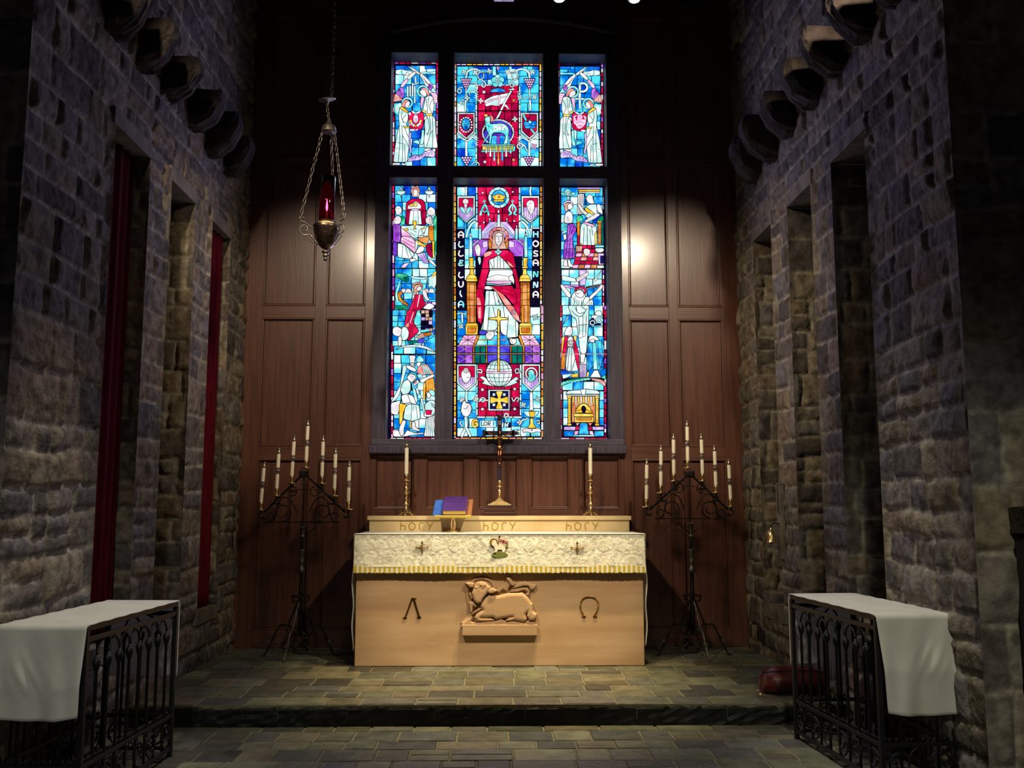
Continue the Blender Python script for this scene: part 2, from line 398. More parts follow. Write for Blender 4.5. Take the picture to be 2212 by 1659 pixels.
XL, XR, YB, YE = -2.225, 2.195, 8.31, 4.28       # wall mortar planes, panelling plane, chancel end
ZLOW, ZTOP = -.131, 6.15
NICHES = [(5.30, 5.86), (6.26, 6.78), (7.20, 7.71)]
NZ0, NZ1 = .42, 3.40
RES = .0145
def side_wall(sgn):
    X0 = XL if sgn < 0 else XR
    side = 'left' if sgn < 0 else 'right'
    wl = struct('wall_'+side, 'rough grey-brown rubble stone chancel wall on the %s with three tall slit recesses' % side, 'wall')
    yb = [YE]
    for a, b in NICHES: yb += [a, b]
    yb.append(YB+.05)
    u = breaks(yb, RES); v = breaks([ZLOW, NZ0, NZ1, ZTOP], RES)
    fn = lambda U, V, H: np.stack([X0-sgn*H, U, V], -1)
    stone_mesh('masonry', fn, u, v, 100 if sgn < 0 else 200, wl, holes=[(a, b, NZ0, NZ1) for a, b in NICHES], edge=[('u', YE, .03)])
    # return of the wall towards the nave
    u2 = breaks([0, 1.9], .02); v2 = breaks([ZLOW, ZTOP], .02)
    fn2 = lambda U, V, H: np.stack([X0+sgn*(U-.03), YE-H+.03, V], -1)
    stone_mesh('nave_return', fn2, u2, v2, 300 if sgn < 0 else 400, wl, edge=[('u', 0, .03)], wmin=.25, wmax=.6, hmin=.2, hmax=.36, bulge=.024)
    for k, (a, b) in enumerate(NICHES):
        dep = ((.16, .22, .16) if sgn < 0 else (.40, .40, .40))[k]
        uu = breaks([0, dep], RES*1.1); vv = breaks([NZ0, NZ1], RES*1.1)
        xs = X0-sgn*.028
        fa = lambda U, V, H, b=b: np.stack([xs+sgn*U, b-(H-.028)*np.clip(U/.05, 0, 1), V], -1)
        fb = lambda U, V, H, a=a: np.stack([xs+sgn*U, a+(H-.028)*np.clip(U/.05, 0, 1), V], -1)
        kw = dict(wmin=.12, wmax=.3, bulge=.016)
        stone_mesh('recess_jamb', fa, uu, vv, 500+k*7+(sgn > 0)*50, wl, **kw)
        stone_mesh('recess_jamb', fb, uu, vv, 600+k*7+(sgn > 0)*50, wl, **kw)
        mb = MB(); xe = X0+sgn*dep
        x0, x1 = min(xs, xe+sgn*.05), max(xs, xe+sgn*.05)
        mb.box(x0, x1, a-.02, b+.02, NZ1, NZ1+.1); mb.box(x0, x1, a-.02, b+.02, NZ0-.1, NZ0)
        mb.build('recess_lintel', M['dressed'], wl)
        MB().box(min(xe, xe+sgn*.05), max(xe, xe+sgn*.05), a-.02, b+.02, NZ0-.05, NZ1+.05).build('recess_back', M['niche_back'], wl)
    # corbel stones
    rnd = random.Random(5+sgn)
    for k, yc in enumerate((4.75, 5.21, 5.66, 6.12, 6.64, 7.10, 7.56)):
        n = 9
        mb = MB(); hw, hh, dp = rnd.uniform(.10, .13), rnd.uniform(.14, .18), rnd.uniform(.22, .28)
        prof = [(0, -hh), (.35, -hh*.95), (.75, -hh*.45), (1, .05), (1, hh*.7), (.93, hh), (0, hh)]
        A = np.zeros((len(prof), n, 3))
        for i, (d, z) in enumerate(prof):
            for j in range(n):
                t = -1+2*j/(n-1); e = 1-.18*t**4
                A[i, j] = (X0-sgn*(d*dp*e+.0)+rnd.uniform(-.008, .008), yc+t*hw*(1-.15*d)+rnd.uniform(-.008, .008), 4.05+z*e+rnd.uniform(-.012, .012))
        mb.grid(A)
        for j in (0, n-1): mb.face([A[i, j] for i in range(len(prof))])
        mb.build('corbel', M['corbel'], wl)
    return wl
M['corbel'] = mat('corbel_stone', S(70, 62, 58), .9, col2=S(46, 41, 38), nscale=9, bump=.7, bscale=30, spec=.15)
WL = side_wall(-1); WR = side_wall(1)

# ------------------------------------------------------------------ floors
def tile_floor(name, x0, x1, y0, y1, z, seed, label):
    fl = struct(name, label, 'floor')
    MB().box(x0, x1, y0, y1, z-.1, z-.006).build('grout_bed', M['grout'], fl)
    rnd = random.Random(seed); mb = MB(); tint = []
    cols = [(96, 96, 78), (86, 88, 74), (100, 98, 80), (78, 80, 72), (100, 94, 74), (90, 90, 84), (74, 70, 62), (104, 98, 80), (84, 82, 78), (104, 104, 86)]
    y = y0
    while y < y1-.02:
        h = rnd.choice((.18, .21, .24, .27)); h = min(h, y1-y)
        x = x0+rnd.uniform(-.2, 0)
        while x < x1:
            wd = rnd.choice((.18, .22, .26, .30, .34))
            xa, xb = max(x, x0), min(x+wd, x1)
            if xb-xa > .02:
                g = .0045+rnd.uniform(0, .002); dz = rnd.uniform(-.002, .002)
                ya, yb_ = y+g, y+h-g
                sub = [(ya, yb_)]
                if h > .19 and rnd.random() < .25: m_ = y+h/2; sub = [(ya, m_-g), (m_+g, yb_)]
                for (p, q) in sub:
                    c = rnd.choice(cols); kf = rnd.uniform(.95, 1.28)
                    L4 = [lin(min(1, v_/255*kf)) for v_ in c]+[1]
                    n0 = len(mb.v)
                    bz = .004
                    mb.face([(xa+g+bz, p+bz, z+dz), (xb-g-bz, p+bz, z+dz+rnd.uniform(-.001, .001)), (xb-g-bz, q-bz, z+dz), (xa+g+bz, q-bz, z+dz)])
                    o4 = [(xa+g, p, z-.007), (xb-g, p, z-.007), (xb-g, q, z-.007), (xa+g, q, z-.007)]
                    i4 = mb.v[n0:n0+4]
                    mb.v += o4
                    for a_ in range(4):
                        b_ = (a_+1) % 4
                        mb.f.append((n0+4+a_, n0+4+b_, n0+b_, n0+a_)); mb.m.append(0)
                    tint += [L4]*8
            x += wd
        y += h
    mb.build('slate_tiles', M['slate'], fl, tint=tint, recalc=False)
    return fl
YS = 5.996
FD = tile_floor('floor_sanctuary', -2.26, 2.24, YS+.0, YB+.02, 0., 3, 'raised sanctuary floor of olive grey slate tiles')
tile_floor('floor_chancel', -3.9, 3.9, 2.6, YS+.04, ZLOW, 8, 'lower floor of olive grey slate tiles before the step')
rs = struct('trim_1', 'black slate riser of the single sanctuary step', 'step')
rnd = random.Random(4); x = -2.26
while x < 2.24:
    wd = rnd.uniform(.35, .7); xb = min(x+wd, 2.24)
    n = 12
    A = np.zeros((6, n, 3))
    for i in range(6):
        for j in range(n):
            A[i, j] = (x+.002+(xb-x-.004)*j/(n-1), YS-.004+rnd.uniform(-.006, .004)+(.012 if i == 5 else 0), ZLOW-.005+(abs(ZLOW)-.003)*i/5)
    MB().grid(A).build('riser_slab', M['riser'], rs)
    x = xb
MB().box(-2.26, 2.24, YS+.008, YS+.1, ZLOW-.02, -.007).build('riser_core', M['riser'], rs)

# ------------------------------------------------------------------ ceiling and tie beam
cl = struct('ceiling', 'dark timber ceiling of the chancel', 'ceiling')
MB().box(-3.9, 3.9, 3.2, 8.9, ZTOP, ZTOP+.1).build('boarding', M['ceil'], cl)
for k in range(6): MB().box(-2.2, 2.18, 3.5+k*.95, 3.66+k*.95, ZTOP-.2, ZTOP).build('joist', M['ceil'], cl)
tb = struct('trim_2', 'dark timber beam carrying the spotlights', 'beam')
MB().box(-2.3, 2.3, 6.38, 6.60, 5.16, 5.42).build('tie_beam', M['ceil'], tb, bevel=.01)

# ------------------------------------------------------------------ panelled back wall
wb = struct('wall_back', 'brown oak panelled wall behind the altar', 'wall')
FX0, FX1, FZ0, FZ1 = -1.075, 1.135, 1.70, 5.46         # outer edge of the window frame
MB().box(-2.4, FX0+.02, YB+.012, YB+.05, -.02, ZTOP).build('panel_field', M['woodv'], wb)
MB().box(FX1-.02, 2.4, YB+.012, YB+.05, -.02, ZTOP).build('panel_field', M['woodv'], wb)
MB().box(FX0+.02, FX1-.02, YB+.012, YB+.05, -.02, FZ0).build('panel_field', M['woodv'], wb)
MB().box(FX0+.02, FX1-.02, YB+.012, YB+.05, FZ1, ZTOP).build('panel_field', M['woodv'], wb)
MB().box(-2.5, 2.5, 8.62, 8.7, -.1, ZTOP).build('outer_wall', M['niche_back'], wb)
def stile(x0, x1, z0, z1): MB().box(x0, x1, YB-.012, YB+.02, z0, z1).build('stile', M['woodv'], wb, bevel=.003)
def rail_(x0, x1, z0, z1): MB().box(x0, x1, YB-.010, YB+.02, z0, z1).build('rail', M['woodh'], wb, bevel=.003)
def panel(x0, x1, z0, z1):
    """moulding around one sunk panel"""
    mb = MB()
    for (off, wd, yy) in ((0, .014, YB-.016), (.016, .008, YB+.002)):
        a, b, c, d = x0+off, x1-off, z0+off, z1-off
        mb.box(a, b, yy, YB+.014, d-wd, d); mb.box(a, b, yy, YB+.014, c, c+wd)
        mb.box(a, a+wd, yy, YB+.014, c+wd, d-wd); mb.box(b-wd, b, yy, YB+.014, c+wd, d-wd)
    mb.build('panel_moulding', M['woodv'], wb, bevel=.004)
ZR = [(0, .15), (1.60, 1.71), (2.85, 2.96), (4.20, 4.32), (5.7, 5.85)]
for xs in ([-2.3, -2.06, -1.60, -1.50, -1.155, FX0], [FX1, 1.20, 1.56, 1.64, 2.035, 2.3]):
    if xs[0] < 0: st = [(-2.3, -2.06), (-1.60, -1.50), (-1.155, FX0)]; pn = [(-2.06, -1.60), (-1.50, -1.155)]
    else: st = [(FX1, 1.20), (1.56, 1.64), (2.035, 2.3)]; pn = [(1.20, 1.56), (1.64, 2.035)]
    for a, b in st: stile(a, b, 0, ZTOP)
    for a, b in pn:
        for (c, d) in ZR: rail_(a, b, c, d)
        for (p, q) in zip(ZR[:-1], ZR[1:]): panel(a, b, p[1], q[0])
lows = [(-1.045, -.705), (-.60, -.255), (-.147, .209), (.311, .656), (.769, 1.10)]
rail_(FX0, FX1, 1.635, 1.70); rail_(FX0, FX1, 0, .15); rail_(FX0, FX1, 1.06, 1.165)
xs = FX0
for a, b in lows:
    stile(xs, a, .15, 1.635); xs = b
    panel(a, b, 1.165, 1.635)
stile(xs, FX1, .15, 1.635)
# faint segmental arch over the window
arc = []
for i in range(25):
    t = i/24; xx = -.98+2.12*t
    arc.append((xx, YB-.02, 5.53+.155*(1-(2*t-1)**2)))
ar = struct('trim_3', 'dark oak segmental arch moulding above the stained glass', 'trim')
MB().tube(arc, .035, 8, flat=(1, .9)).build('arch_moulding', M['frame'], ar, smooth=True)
# ------------------------------------------------------------------ stained glass window
YF, YG = 8.25, 8.47
win = struct('window_1', 'tall six-light stained glass window glowing blue and red in a dark oak frame', 'window')
gx = lambda px: at(px, 500, Y=YG).x
CX = [(gx(845.5), gx(946)), (gx(980.5), gx(1172)), (gx(1206), gx(1307))]
Z_L0 = at(1076, 948, Y=YF).z; Z_L1 = at(1076, 401, Y=YG).z
Z_U0 = at(1076, 357.5, Y=YF).z; Z_U1 = at(1076, 137.5, Y=YG).z
for a, b in ((FX0, CX[0][0]), (CX[0][1], CX[1][0]), (CX[1][1], CX[2][0]), (CX[2][1], FX1)):
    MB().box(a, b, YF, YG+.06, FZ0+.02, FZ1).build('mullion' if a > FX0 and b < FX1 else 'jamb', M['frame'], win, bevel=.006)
for (a, b) in CX:
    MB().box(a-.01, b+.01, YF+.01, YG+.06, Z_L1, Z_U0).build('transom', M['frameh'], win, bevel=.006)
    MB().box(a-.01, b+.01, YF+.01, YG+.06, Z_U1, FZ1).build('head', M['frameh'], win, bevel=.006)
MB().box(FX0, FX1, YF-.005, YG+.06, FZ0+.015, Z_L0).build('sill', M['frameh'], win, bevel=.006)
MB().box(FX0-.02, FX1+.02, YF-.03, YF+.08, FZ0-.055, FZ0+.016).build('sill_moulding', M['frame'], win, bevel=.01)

WHT = (.80, 1., 1., 1)
GC = {  # glass colours: base, streak, streak scale
 'C': (S(0, 118, 226), S(80, 226, 255)), 'B': (S(10, 50, 200), S(20, 120, 235)), 'W': (S(194, 232, 228), S(246, 255, 252)),
 'w': (S(228, 220, 222), S(255, 252, 250)), 'K': (S(120, 232, 255), S(240, 255, 255)), 'T': (S(90, 222, 226), S(190, 248, 244)),
 'R': (S(196, 6, 60), S(236, 26, 92)), 'M': (S(128, 6, 56), S(178, 10, 66)), 'P': (S(244, 170, 222), S(255, 220, 240)),
 'Y': (S(250, 190, 40), S(255, 228, 110)), 'O': (S(196, 100, 30), S(232, 150, 50)), 'G': (S(0, 140, 100), S(90, 224, 170)),
 'J': (S(0, 96, 90), S(10, 132, 110)), 'V': (S(90, 40, 190), S(150, 80, 220)), 'L': (S(196, 160, 240), S(236, 214, 250)),
 'E': (S(70, 50, 200), S(90, 90, 230)), 'S': (S(240, 130, 120), S(252, 190, 180)), 'N': (S(14, 12, 60), S(26, 24, 90)),
 'D': (S(12, 8, 34), S(18, 12, 40)), 'Q': (S(214, 120, 70), S(240, 170, 100)), 'H': (S(200, 150, 130), S(230, 190, 170)),
 'X': (S(150, 60, 200), S(196, 120, 236)),
}
GK = list(GC)
GM = [emis('glass_'+{'C': 'cyan', 'B': 'blue', 'W': 'white', 'w': 'rose_white', 'K': 'pale_blue', 'T': 'aqua', 'R': 'ruby', 'M': 'maroon', 'P': 'pink', 'Y': 'gold', 'O': 'amber', 'G': 'green', 'J': 'deep_green', 'V': 'violet', 'L': 'lilac', 'E': 'indigo', 'S': 'salmon', 'N': 'navy', 'D': 'painted_dark', 'Q': 'orange', 'H': 'brown_pink', 'X': 'purple'}[k], GC[k][0], GC[k][1], 1.1, 9. if k in 'CBK' else 14.) for k in GK]
LEAD = mat('lead_came', S(20, 16, 44), .5, .3)  # blue painted into the lead for glow bleeding off the glass

class Pane:
    def __init__(s, name, label, col, z0, z1):
        s.g = MB(); s.ld = MB(); s.k = 0; s.name = name; s.label = label
        s.rnd = random.Random(name+label); s.mir = None
        x0, x1 = CX[col]
        s.rect = (x0-.005, x1+.005, z0-.005, z1+.005)
        n = GK.index('D')
        s.quad([(s.rect[0], s.rect[2]), (s.rect[1], s.rect[2]), (s.rect[1], s.rect[3]), (s.rect[0], s.rect[3])], 'D')
    def use(s, ox, oy, sc, mir=None): s.o = (ox, oy, sc); s.mir = mir
    def xz(s, x, y):
        if s.mir: x = s.mir[0]-x; y = y+s.mir[1]
        p = at(s.o[0]+x/s.o[2], s.o[1]+y/s.o[2], Y=YG); r = s.rect
        return (min(max(p.x, r[0]), r[1]), min(max(p.z, r[2]), r[3]))
    hold = False
    def y(s):
        if not s.hold: s.k += 1
        return YG-s.k*.00004
    def quad(s, pts, c): y = s.y(); s.g.face([(p[0], y, p[1]) for p in pts], GK.index(c))
    def pr(s, t):
        if isinstance(t, str): return [tuple(float(q) for q in a.split(',')) for a in t.split()]
        return t
    def ribbon(s, P_, w_, closed=False, c=None, y=None):
        y = s.y() if y is None else y
        n = len(P_); h = w_/2
        for i in range(n if closed else n-1):
            a, b = P_[i], P_[(i+1) % n]
            dx, dz = b[0]-a[0], b[1]-a[1]; l = math.hypot(dx, dz)
            if l < 1e-6: continue
            ux, uz = dx/l, dz/l; e = h*.6
            a2 = (a[0]-ux*e, a[1]-uz*e); b2 = (b[0]+ux*e, b[1]+uz*e)
            q = [(a2[0]-uz*h, y, a2[1]+ux*h), (b2[0]-uz*h, y, b2[1]+ux*h), (b2[0]+uz*h, y, b2[1]-ux*h), (a2[0]+uz*h, y, a2[1]-ux*h)]
            if c is None: s.ld.face(q)
            else: s.g.face(q, GK.index(c))
    def sz(s, w_): return 1.22*w_/s.o[2]/241.
    def p(s, c, t, w=7):
        T = s.pr(t)
        if isinstance(t, str) and len(T) >= 5:             # hand-cut pieces have eased corners
            for cut in (14., 5.):
                U_ = []
                for a, b in zip(T, T[1:]+T[:1]):
                    k = min(.25, cut/max(1e-6, math.hypot(b[0]-a[0], b[1]-a[1])))
                    U_ += [(a[0]+(b[0]-a[0])*q, a[1]+(b[1]-a[1])*q) for q in (k, 1-k)]
                T = U_
        P_ = [s.xz(*q) for q in T]
        s.quad(P_, c)
        if w: s.ribbon(P_, s.sz(w), True, None, YG-s.k*.00004-.00002)
    def l(s, c, t, w=6, sm=False):
        T = s.pr(t)
        if (sm or c == '.') and len(T) > 2 and isinstance(t, str): sm = True
        if sm: T = [(q.x, q.y) for q in smooth_path([(a, b, 0) for a, b in T], 4)]
        s.ribbon([s.xz(*q) for q in T], s.sz(w), False, None if c == '.' else c)
    def k_(s, c, t, w=12, ow=5):        # coloured stroke edged with lead
        s.l('.', t, w+2*ow, True); s.l(c, t, w, True)
    def c(s, c, cx, cy, rx, ry=None, w=6, n=14):
        ry = ry or rx
        s.p(c, [(cx+rx*math.cos(2*PI*i/n), cy+ry*math.sin(2*PI*i/n)) for i in range(n)], w)
    def ring(s, c, cx, cy, rx, ry, wd, cuts=0, n=22):
        T = [(cx+rx*math.cos(2*PI*i/n), cy+ry*math.sin(2*PI*i/n)) for i in range(n+1)]
        s.l('.', T, wd+11); s.l(c, T, wd)
        for i in range(cuts):
            a = 2*PI*i/cuts
            s.l('.', [(cx+(rx-wd)*math.cos(a), cy+(ry-wd)*math.sin(a)), (cx+(rx+wd)*math.cos(a), cy+(ry+wd)*math.sin(a))], 6)
    def star(s, cx, cy, r, c='w'):
        s.p(c, [(cx+(r if i % 2 == 0 else r*.45)*math.sin(PI*i/5), cy-(r if i % 2 == 0 else r*.45)*math.cos(PI*i/5)) for i in range(10)], 5)
    def leaf(s, cx, cy, r, c='W', a0=.3):
        T = []
        for i in range(24):
            t = 2*PI*i/24; q = r*(.70+.26*math.cos(4*t)+.06*math.cos(12*t)); T.append((cx+q*math.cos(a0+t), cy+q*math.sin(a0+t)))
        s.p(c, T, 5)
        for i in range(4):
            a = a0+PI*i/2; s.l('.', [(cx, cy), (cx+r*.7*math.cos(a), cy+r*.7*math.sin(a))], 3)
    def grapes(s, cx, y, wd, rows=5, dy=30):
        s.p('N', [(cx-wd, y-18), (cx+wd, y-18), (cx, y+rows*dy+12)], 5)
        s.k += 1; s.hold = True
        for r in range(rows):
            n = rows-r
            for i in range(n): s.c('P', cx+(i-(n-1)/2)*wd*1.75/rows, y+r*dy, wd*.7/rows, dy*.42, 0, 8)
        s.hold = False
    def cells(s, cols, x0, y0, x1, y1, cw, ch, w=7, wob=.18):
        """leaded background: staggered quarries of mixed blue"""
        ny = max(1, round((y1-y0)/ch)); R_ = s.rnd; s.k += 1; s.hold = True
        yl = [y0+(y1-y0)*i/ny+(R_.uniform(-wob, wob)*ch*.5 if 0 < i < ny else 0) for i in range(ny+1)]
        for i in range(ny):
            nx = max(1, round((x1-x0)/cw))
            xl = [x0+(x1-x0)*j/nx+(R_.uniform(-wob, wob)*cw if 0 < j < nx else 0) for j in range(nx+1)]
            for j in range(nx):
                sk = R_.uniform(-.06, .06)*cw
                a, b = xl[j], xl[j+1]
                s.p(R_.choice(cols), [(a, yl[i]), (b, yl[i]), (b+(sk if j < nx-1 else 0), yl[i+1]), (a+(sk if j else 0), yl[i+1])], w)
        s.hold = False
    def border(s, x0, y0, x1, y1, wd, cols, sides='lrt', seg=80):
        R_ = s.rnd; s.k += 1; s.hold = True
        def run(a, b, f):
            t = a
            while t < b-8:
                q = min(b, t+seg*R_.uniform(.6, 1.35)); f(t+3, q-3, R_.choice(cols)); t = q
        if 'l' in sides: run(y0, y1, lambda a, b, c: s.p(c, [(x0, a), (x0+wd, a), (x0+wd, b), (x0, b)], 6))
        if 'r' in sides: run(y0, y1, lambda a, b, c: s.p(c, [(x1-wd, a), (x1, a), (x1, b), (x1-wd, b)], 6))
        if 't' in sides: run(x0+wd, x1-wd, lambda a, b, c: s.p(c, [(a, y0), (b, y0), (b, y0+wd*.8), (a, y0+wd*.8)], 6))
        if 'b' in sides: run(x0, x1, lambda a, b, c: s.p(c, [(a, y1-wd), (b, y1-wd), (b, y1), (a, y1)], 6))
        s.hold = False
    def done(s):
        o = s.g.build('stained_glass_panel', GM, win, recalc=False); o['label'] = s.label
        s.ld.build('lead_came', LEAD, o, recalc=False)

# ---- upper left and upper right lights: pairs of angels (the right mirrors the left)
def angels(G, right):
    G.border(112, 152, 714, 1528, 24, 'RRPwMRX', 'lrt', 80)
    G.cells('CCKCBCKC', 146, 196, 684, 1528, 105, 118)
    G.p('B', '150,196 300,196 340,250 150,250', 6); G.p('B', '540,196 684,196 684,235 540,240', 6)
    G.p('K', '150,255 230,240 330,270 385,265 350,310 300,325 150,310', 6)
    G.l('.', '230,250 235,300 270,320 300,285 330,300', 6, True)
    G.p('K', '480,285 560,275 600,285 684,270 684,305 480,305', 6)
    if not right:
        for x, a, b in ((312, 478, 600), (346, 470, 600), (376, 428, 600), (405, 470, 690)): G.k_('W', [(x, a), (x, (a+b)/2), (x, b)], 14, 5)
        G.k_('W', '415,350 417,400 418,440', 15); G.k_('W', '385,445 420,438 455,425', 10)
    else:
        G.k_('W', '418,440 420,600 418,750', 24); G.k_('W', '418,425 360,420 322,460 335,510 380,530 415,525', 22)
        G.k_('W', '335,628 418,628 495,625', 16)
    # far (standing) angel: wing, cloud feathers, robe
    G.p('w', '318,195 415,245 480,300 470,325 400,280 340,225', 6)
    G.p('w', '480,290 560,350 640,450 660,500 600,470 555,490 520,400 470,320', 6)
    for k in range(4): G.l('.', [(500+k*26, 335+k*30), (560+k*14, 430+k*14)], 4)
    G.p('X', '600,425 655,490 690,545 640,540 575,500', 6)
    for k in range(4): G.l('.', [(612+k*16, 450+k*20), (585+k*18, 495+k*10)], 4)
    G.p('T', '615,535 650,480 690,545 690,560', 6)
    G.p('P', '605,560 650,550 690,560 712,600 700,640 712,670 690,700 655,690 640,600', 6)
    for k in range(4): G.l('.', [(640, 590+k*25), (690, 580+k*32)], 4)
    G.ring('T', 512, 535, 68, 68, 18)
    G.p('S', '490,505 520,485 555,495 590,540 608,590 590,610 555,560 500,530', 5)
    G.p('w', '470,545 490,510 540,525 560,560 560,605 530,610 510,590 485,580', 5)
    G.l('.', '490,545 505,540', 3); G.l('.', '505,575 520,570', 3)
    G.p('P', '485,610 540,620 510,720 490,790 480,700', 5)
    G.p('W', '545,612 610,590 645,610 655,660 665,740 640,850 680,905 685,1075 712,1280 700,1290 530,1288 525,1180 540,1080 530,900 575,860 510,800 530,700', 7)
    for t in ('590,620 580,720 570,840', '560,640 560,740', '645,640 600,740 640,840', '600,870 615,1060 560,1280', '640,860 645,1060 640,1285', '575,880 600,1020 570,1120', '560,1090 585,1110', '620,1100 640,1060', '540,880 530,1070'): G.l('.', t, 6)
    G.p('Y', '550,835 640,830 640,862 550,862', 6); G.p('Y', '500,782 560,800 545,832 500,805', 6)
    G.p('w', '515,880 560,868 570,890 520,930', 5)
    G.p('T', '500,1050 530,1040 530,1180 515,1250 470,1250 490,1150', 6)
    G.p('w', '520,1310 560,1292 640,1295 600,1320 540,1335', 6); G.p('w', '640,1300 685,1300 670,1380 640,1385', 6)
    # near (kneeling) angel
    G.p('w', '420,262 420,305 330,385 300,370 350,300', 6)
    G.p('P', '300,365 325,390 250,490 210,480 240,420', 6); G.p('X', '215,480 265,500 270,600 240,640 150,560', 6)
    G.p('S', '150,560 240,640 250,660 120,680 130,610', 6)
    for k in range(5): G.l('.', [(205-k*4, 500+k*6), (255-k*22, 630-k*18)], 4)
    for k in range(4): G.l('.', [(150+k*24, 590+k*14), (140+k*26, 670)], 4)
    G.p('T', '125,740 135,690 175,700 215,680 245,720 220,790 185,870 130,820 140,780', 7)
    G.p('W', '140,760 165,710 215,705 225,750 190,830 150,800', 0)
    G.ring('T', 308, 690, 64, 62, 18)
    G.p('S', '228,742 245,690 285,645 330,655 290,690 285,750', 5)
    G.p('w', '285,690 330,660 345,700 325,745 295,755 275,745', 5)
    G.p('W', '205,745 295,790 318,830 320,910 290,985 330,1010 335,1110 330,1280 305,1478 120,1478 155,1190 200,970 190,860', 7)
    for t in ('240,790 230,880 260,960', '290,850 240,920 300,960', '200,985 205,1200 190,1470', '235,990 245,1220 240,1470', '240,1120 300,1220 330,1280', '190,1220 245,1230', '270,1010 300,1100 335,1160', '155,1300 180,1290', '270,1240 280,1470'): G.l('.', t, 6)
    G.p('Y', '215,742 250,745 318,800 312,830 210,768', 6); G.p('Y', '255,1000 335,1005 335,1025 260,1022', 6)
    G.p('L', '330,1090 365,1080 360,1130 345,1200 370,1350 350,1370 330,1280', 6)
    G.p('w', '112,1488 215,1485 210,1518 112,1515', 6); G.p('w', '220,1490 290,1500 285,1520 240,1518', 6)
    # the shield they hold
    G.p('R', '318,830 350,805 420,835 500,805 530,850 520,1010 490,1040 420,1062 335,1020', 7)
    if not right:
        G.p('P', '318,830 350,808 360,850 330,862', 4); G.p('S', '320,910 345,930 350,1000 330,1000', 4); G.p('P', '400,1050 460,1030 440,1062 410,1062', 4)
        for i in range(7):
            a = PI*(.08+.84*i/6); G.c('YWWOWWY'[i], 418+68*math.cos(a), 915+82*math.sin(a), 19, 20, 4, 8)
        G.c('P', 418, 905, 36, 62, 6); G.l('.', '405,900 408,960', 3); G.l('.', '420,905 421,965', 3); G.l('.', '434,900 432,958', 3); G.l('.', '395,900 440,905', 3)
    else:
        G.p('P', '330,860 420,835 510,850 505,960 470,980 455,1020 420,1030 380,1010 340,960', 5)
        G.p('R', '350,900 380,850 385,900', 3); G.p('R', '450,850 480,870 460,920', 3)
        G.l('.', '370,950 420,930 470,950', 4); G.l('.', '390,1000 420,975 450,1000', 4)
    G.p('w', '335,1040 400,1035 410,1062 350,1070', 5); G.p('W', '350,795 400,800 420,835 440,805 500,795 450,840 390,840', 4)
    # ground
    G.p('L', '300,1480 340,1420 400,1370 470,1400 520,1350 620,1310 675,1350 675,1420 540,1400 470,1455 380,1460', 6)
    for k in range(7): G.l('.', [(330+k*45, 1440-k*12), (350+k*45, 1400-k*10), (375+k*44, 1430-k*12), (360+k*44, 1445-k*11)], 5, True)
    G.p('T', '370,1210 440,1180 470,1200 470,1245 430,1235', 6)
G = Pane('UL', 'upper left light: two winged white-robed figures holding a red shield', 0, Z_U0, Z_U1)
G.use(830, 110, 6.1435); angels(G, False); G.done()
G = Pane('UR', 'upper right light: two winged white-robed figures holding a pink shield', 2, Z_U0, Z_U1)
G.use(1190, 110, 6.1435, (803, 10)); angels(G, True); G.done()

# ---- upper centre light: lamb with banner on a red ground between vines
G = Pane('UC', 'upper centre light: white lamb with a banner standing on a book before red glass', 1, Z_U0, Z_U1)
G.use(960, 110, 6.1435)
G.border(134, 172, 1286, 1534, 24, 'YYwSLWQ', 'lrt', 92)
G.cells('CCKCBKC', 166, 205, 442, 1530, 120, 118); G.cells('CCKCKBC', 985, 205, 1254, 1530, 120, 118); G.cells('CKCB', 442, 205, 985, 460, 130, 100)
for a, b in ((385, 620), (895, 1045), (1170, 1250)): G.p('B', [(a, 206), (b, 206), (b, 246), (a, 236)], 6)
G.cells('RRRMM', 446, 458, 978, 1530, 96, 120)
for x in (423, 998):
    for k in range(13): G.p('WKTWL'[k % 5], [(x-11, 470+k*81), (x+11, 470+k*81), (x+11, 545+k*81), (x-11, 545+k*81)], 5)
for k in range(6): G.p('KW'[k % 2], [(446+k*90, 445), (530+k*90, 445), (530+k*90, 463), (446+k*90, 463)], 5)
for sx in (lambda x: x, lambda x: 1418-x):
    m = lambda t: [(sx(a), b) for a, b in G.pr(t)]
    G.k_('W', m('285,370 300,290 350,250 420,245 480,275'), 18)
    G.k_('W', m('530,280 460,290 440,350 500,390 545,430 530,480 495,465 505,430'), 10)
    G.k_('W', m('520,300 520,350 470,385 445,340'), 8)
    G.grapes(sx(288), 385, 78)
    G.k_('W', m('288,520 288,580 280,640'), 12)
    G.k_('W', m('285,660 278,720 280,790'), 18)
    # shields
    G.p('W', m('172,822 405,822 405,1078 290,1178 172,1078'), 8)
    G.p('M', m('194,842 384,842 384,1062 290,1150 194,1062'), 7)
    G.p('R', m('290,842 384,842 384,890 290,890'), 4); G.p('R', m('194,990 290,1060 290,1150 194,1062'), 4)
    for a, b in (('172,950 194,950', 5), ('384,950 405,950', 5), ('230,1112 243,1094', 5), ('345,1112 330,1094', 5), ('288,822 288,842', 5)): G.l('.', m(a), b)
    G.k_('W', m('292,1190 290,1280 292,1390'), 22); G.k_('W', m('292,1190 240,1165 185,1130'), 14); G.k_('W', m('296,1200 360,1160 400,1110'), 14)
    G.grapes(sx(295), 1420, 80, 4, 30)
    for y0 in (530, 1140):
        for k in range(4): G.l('W', m('%d,%d %d,%d' % (405, y0+k*30, 445, y0+20+k*30)), 8)
for x, y in ((262, 280), (412, 290), (595, 272)): G.leaf(x, y, 46, 'W', x*.01)
for x, y in ((842, 280), (1165, 280)): G.leaf(x, y, 46, 'W', x*.01)
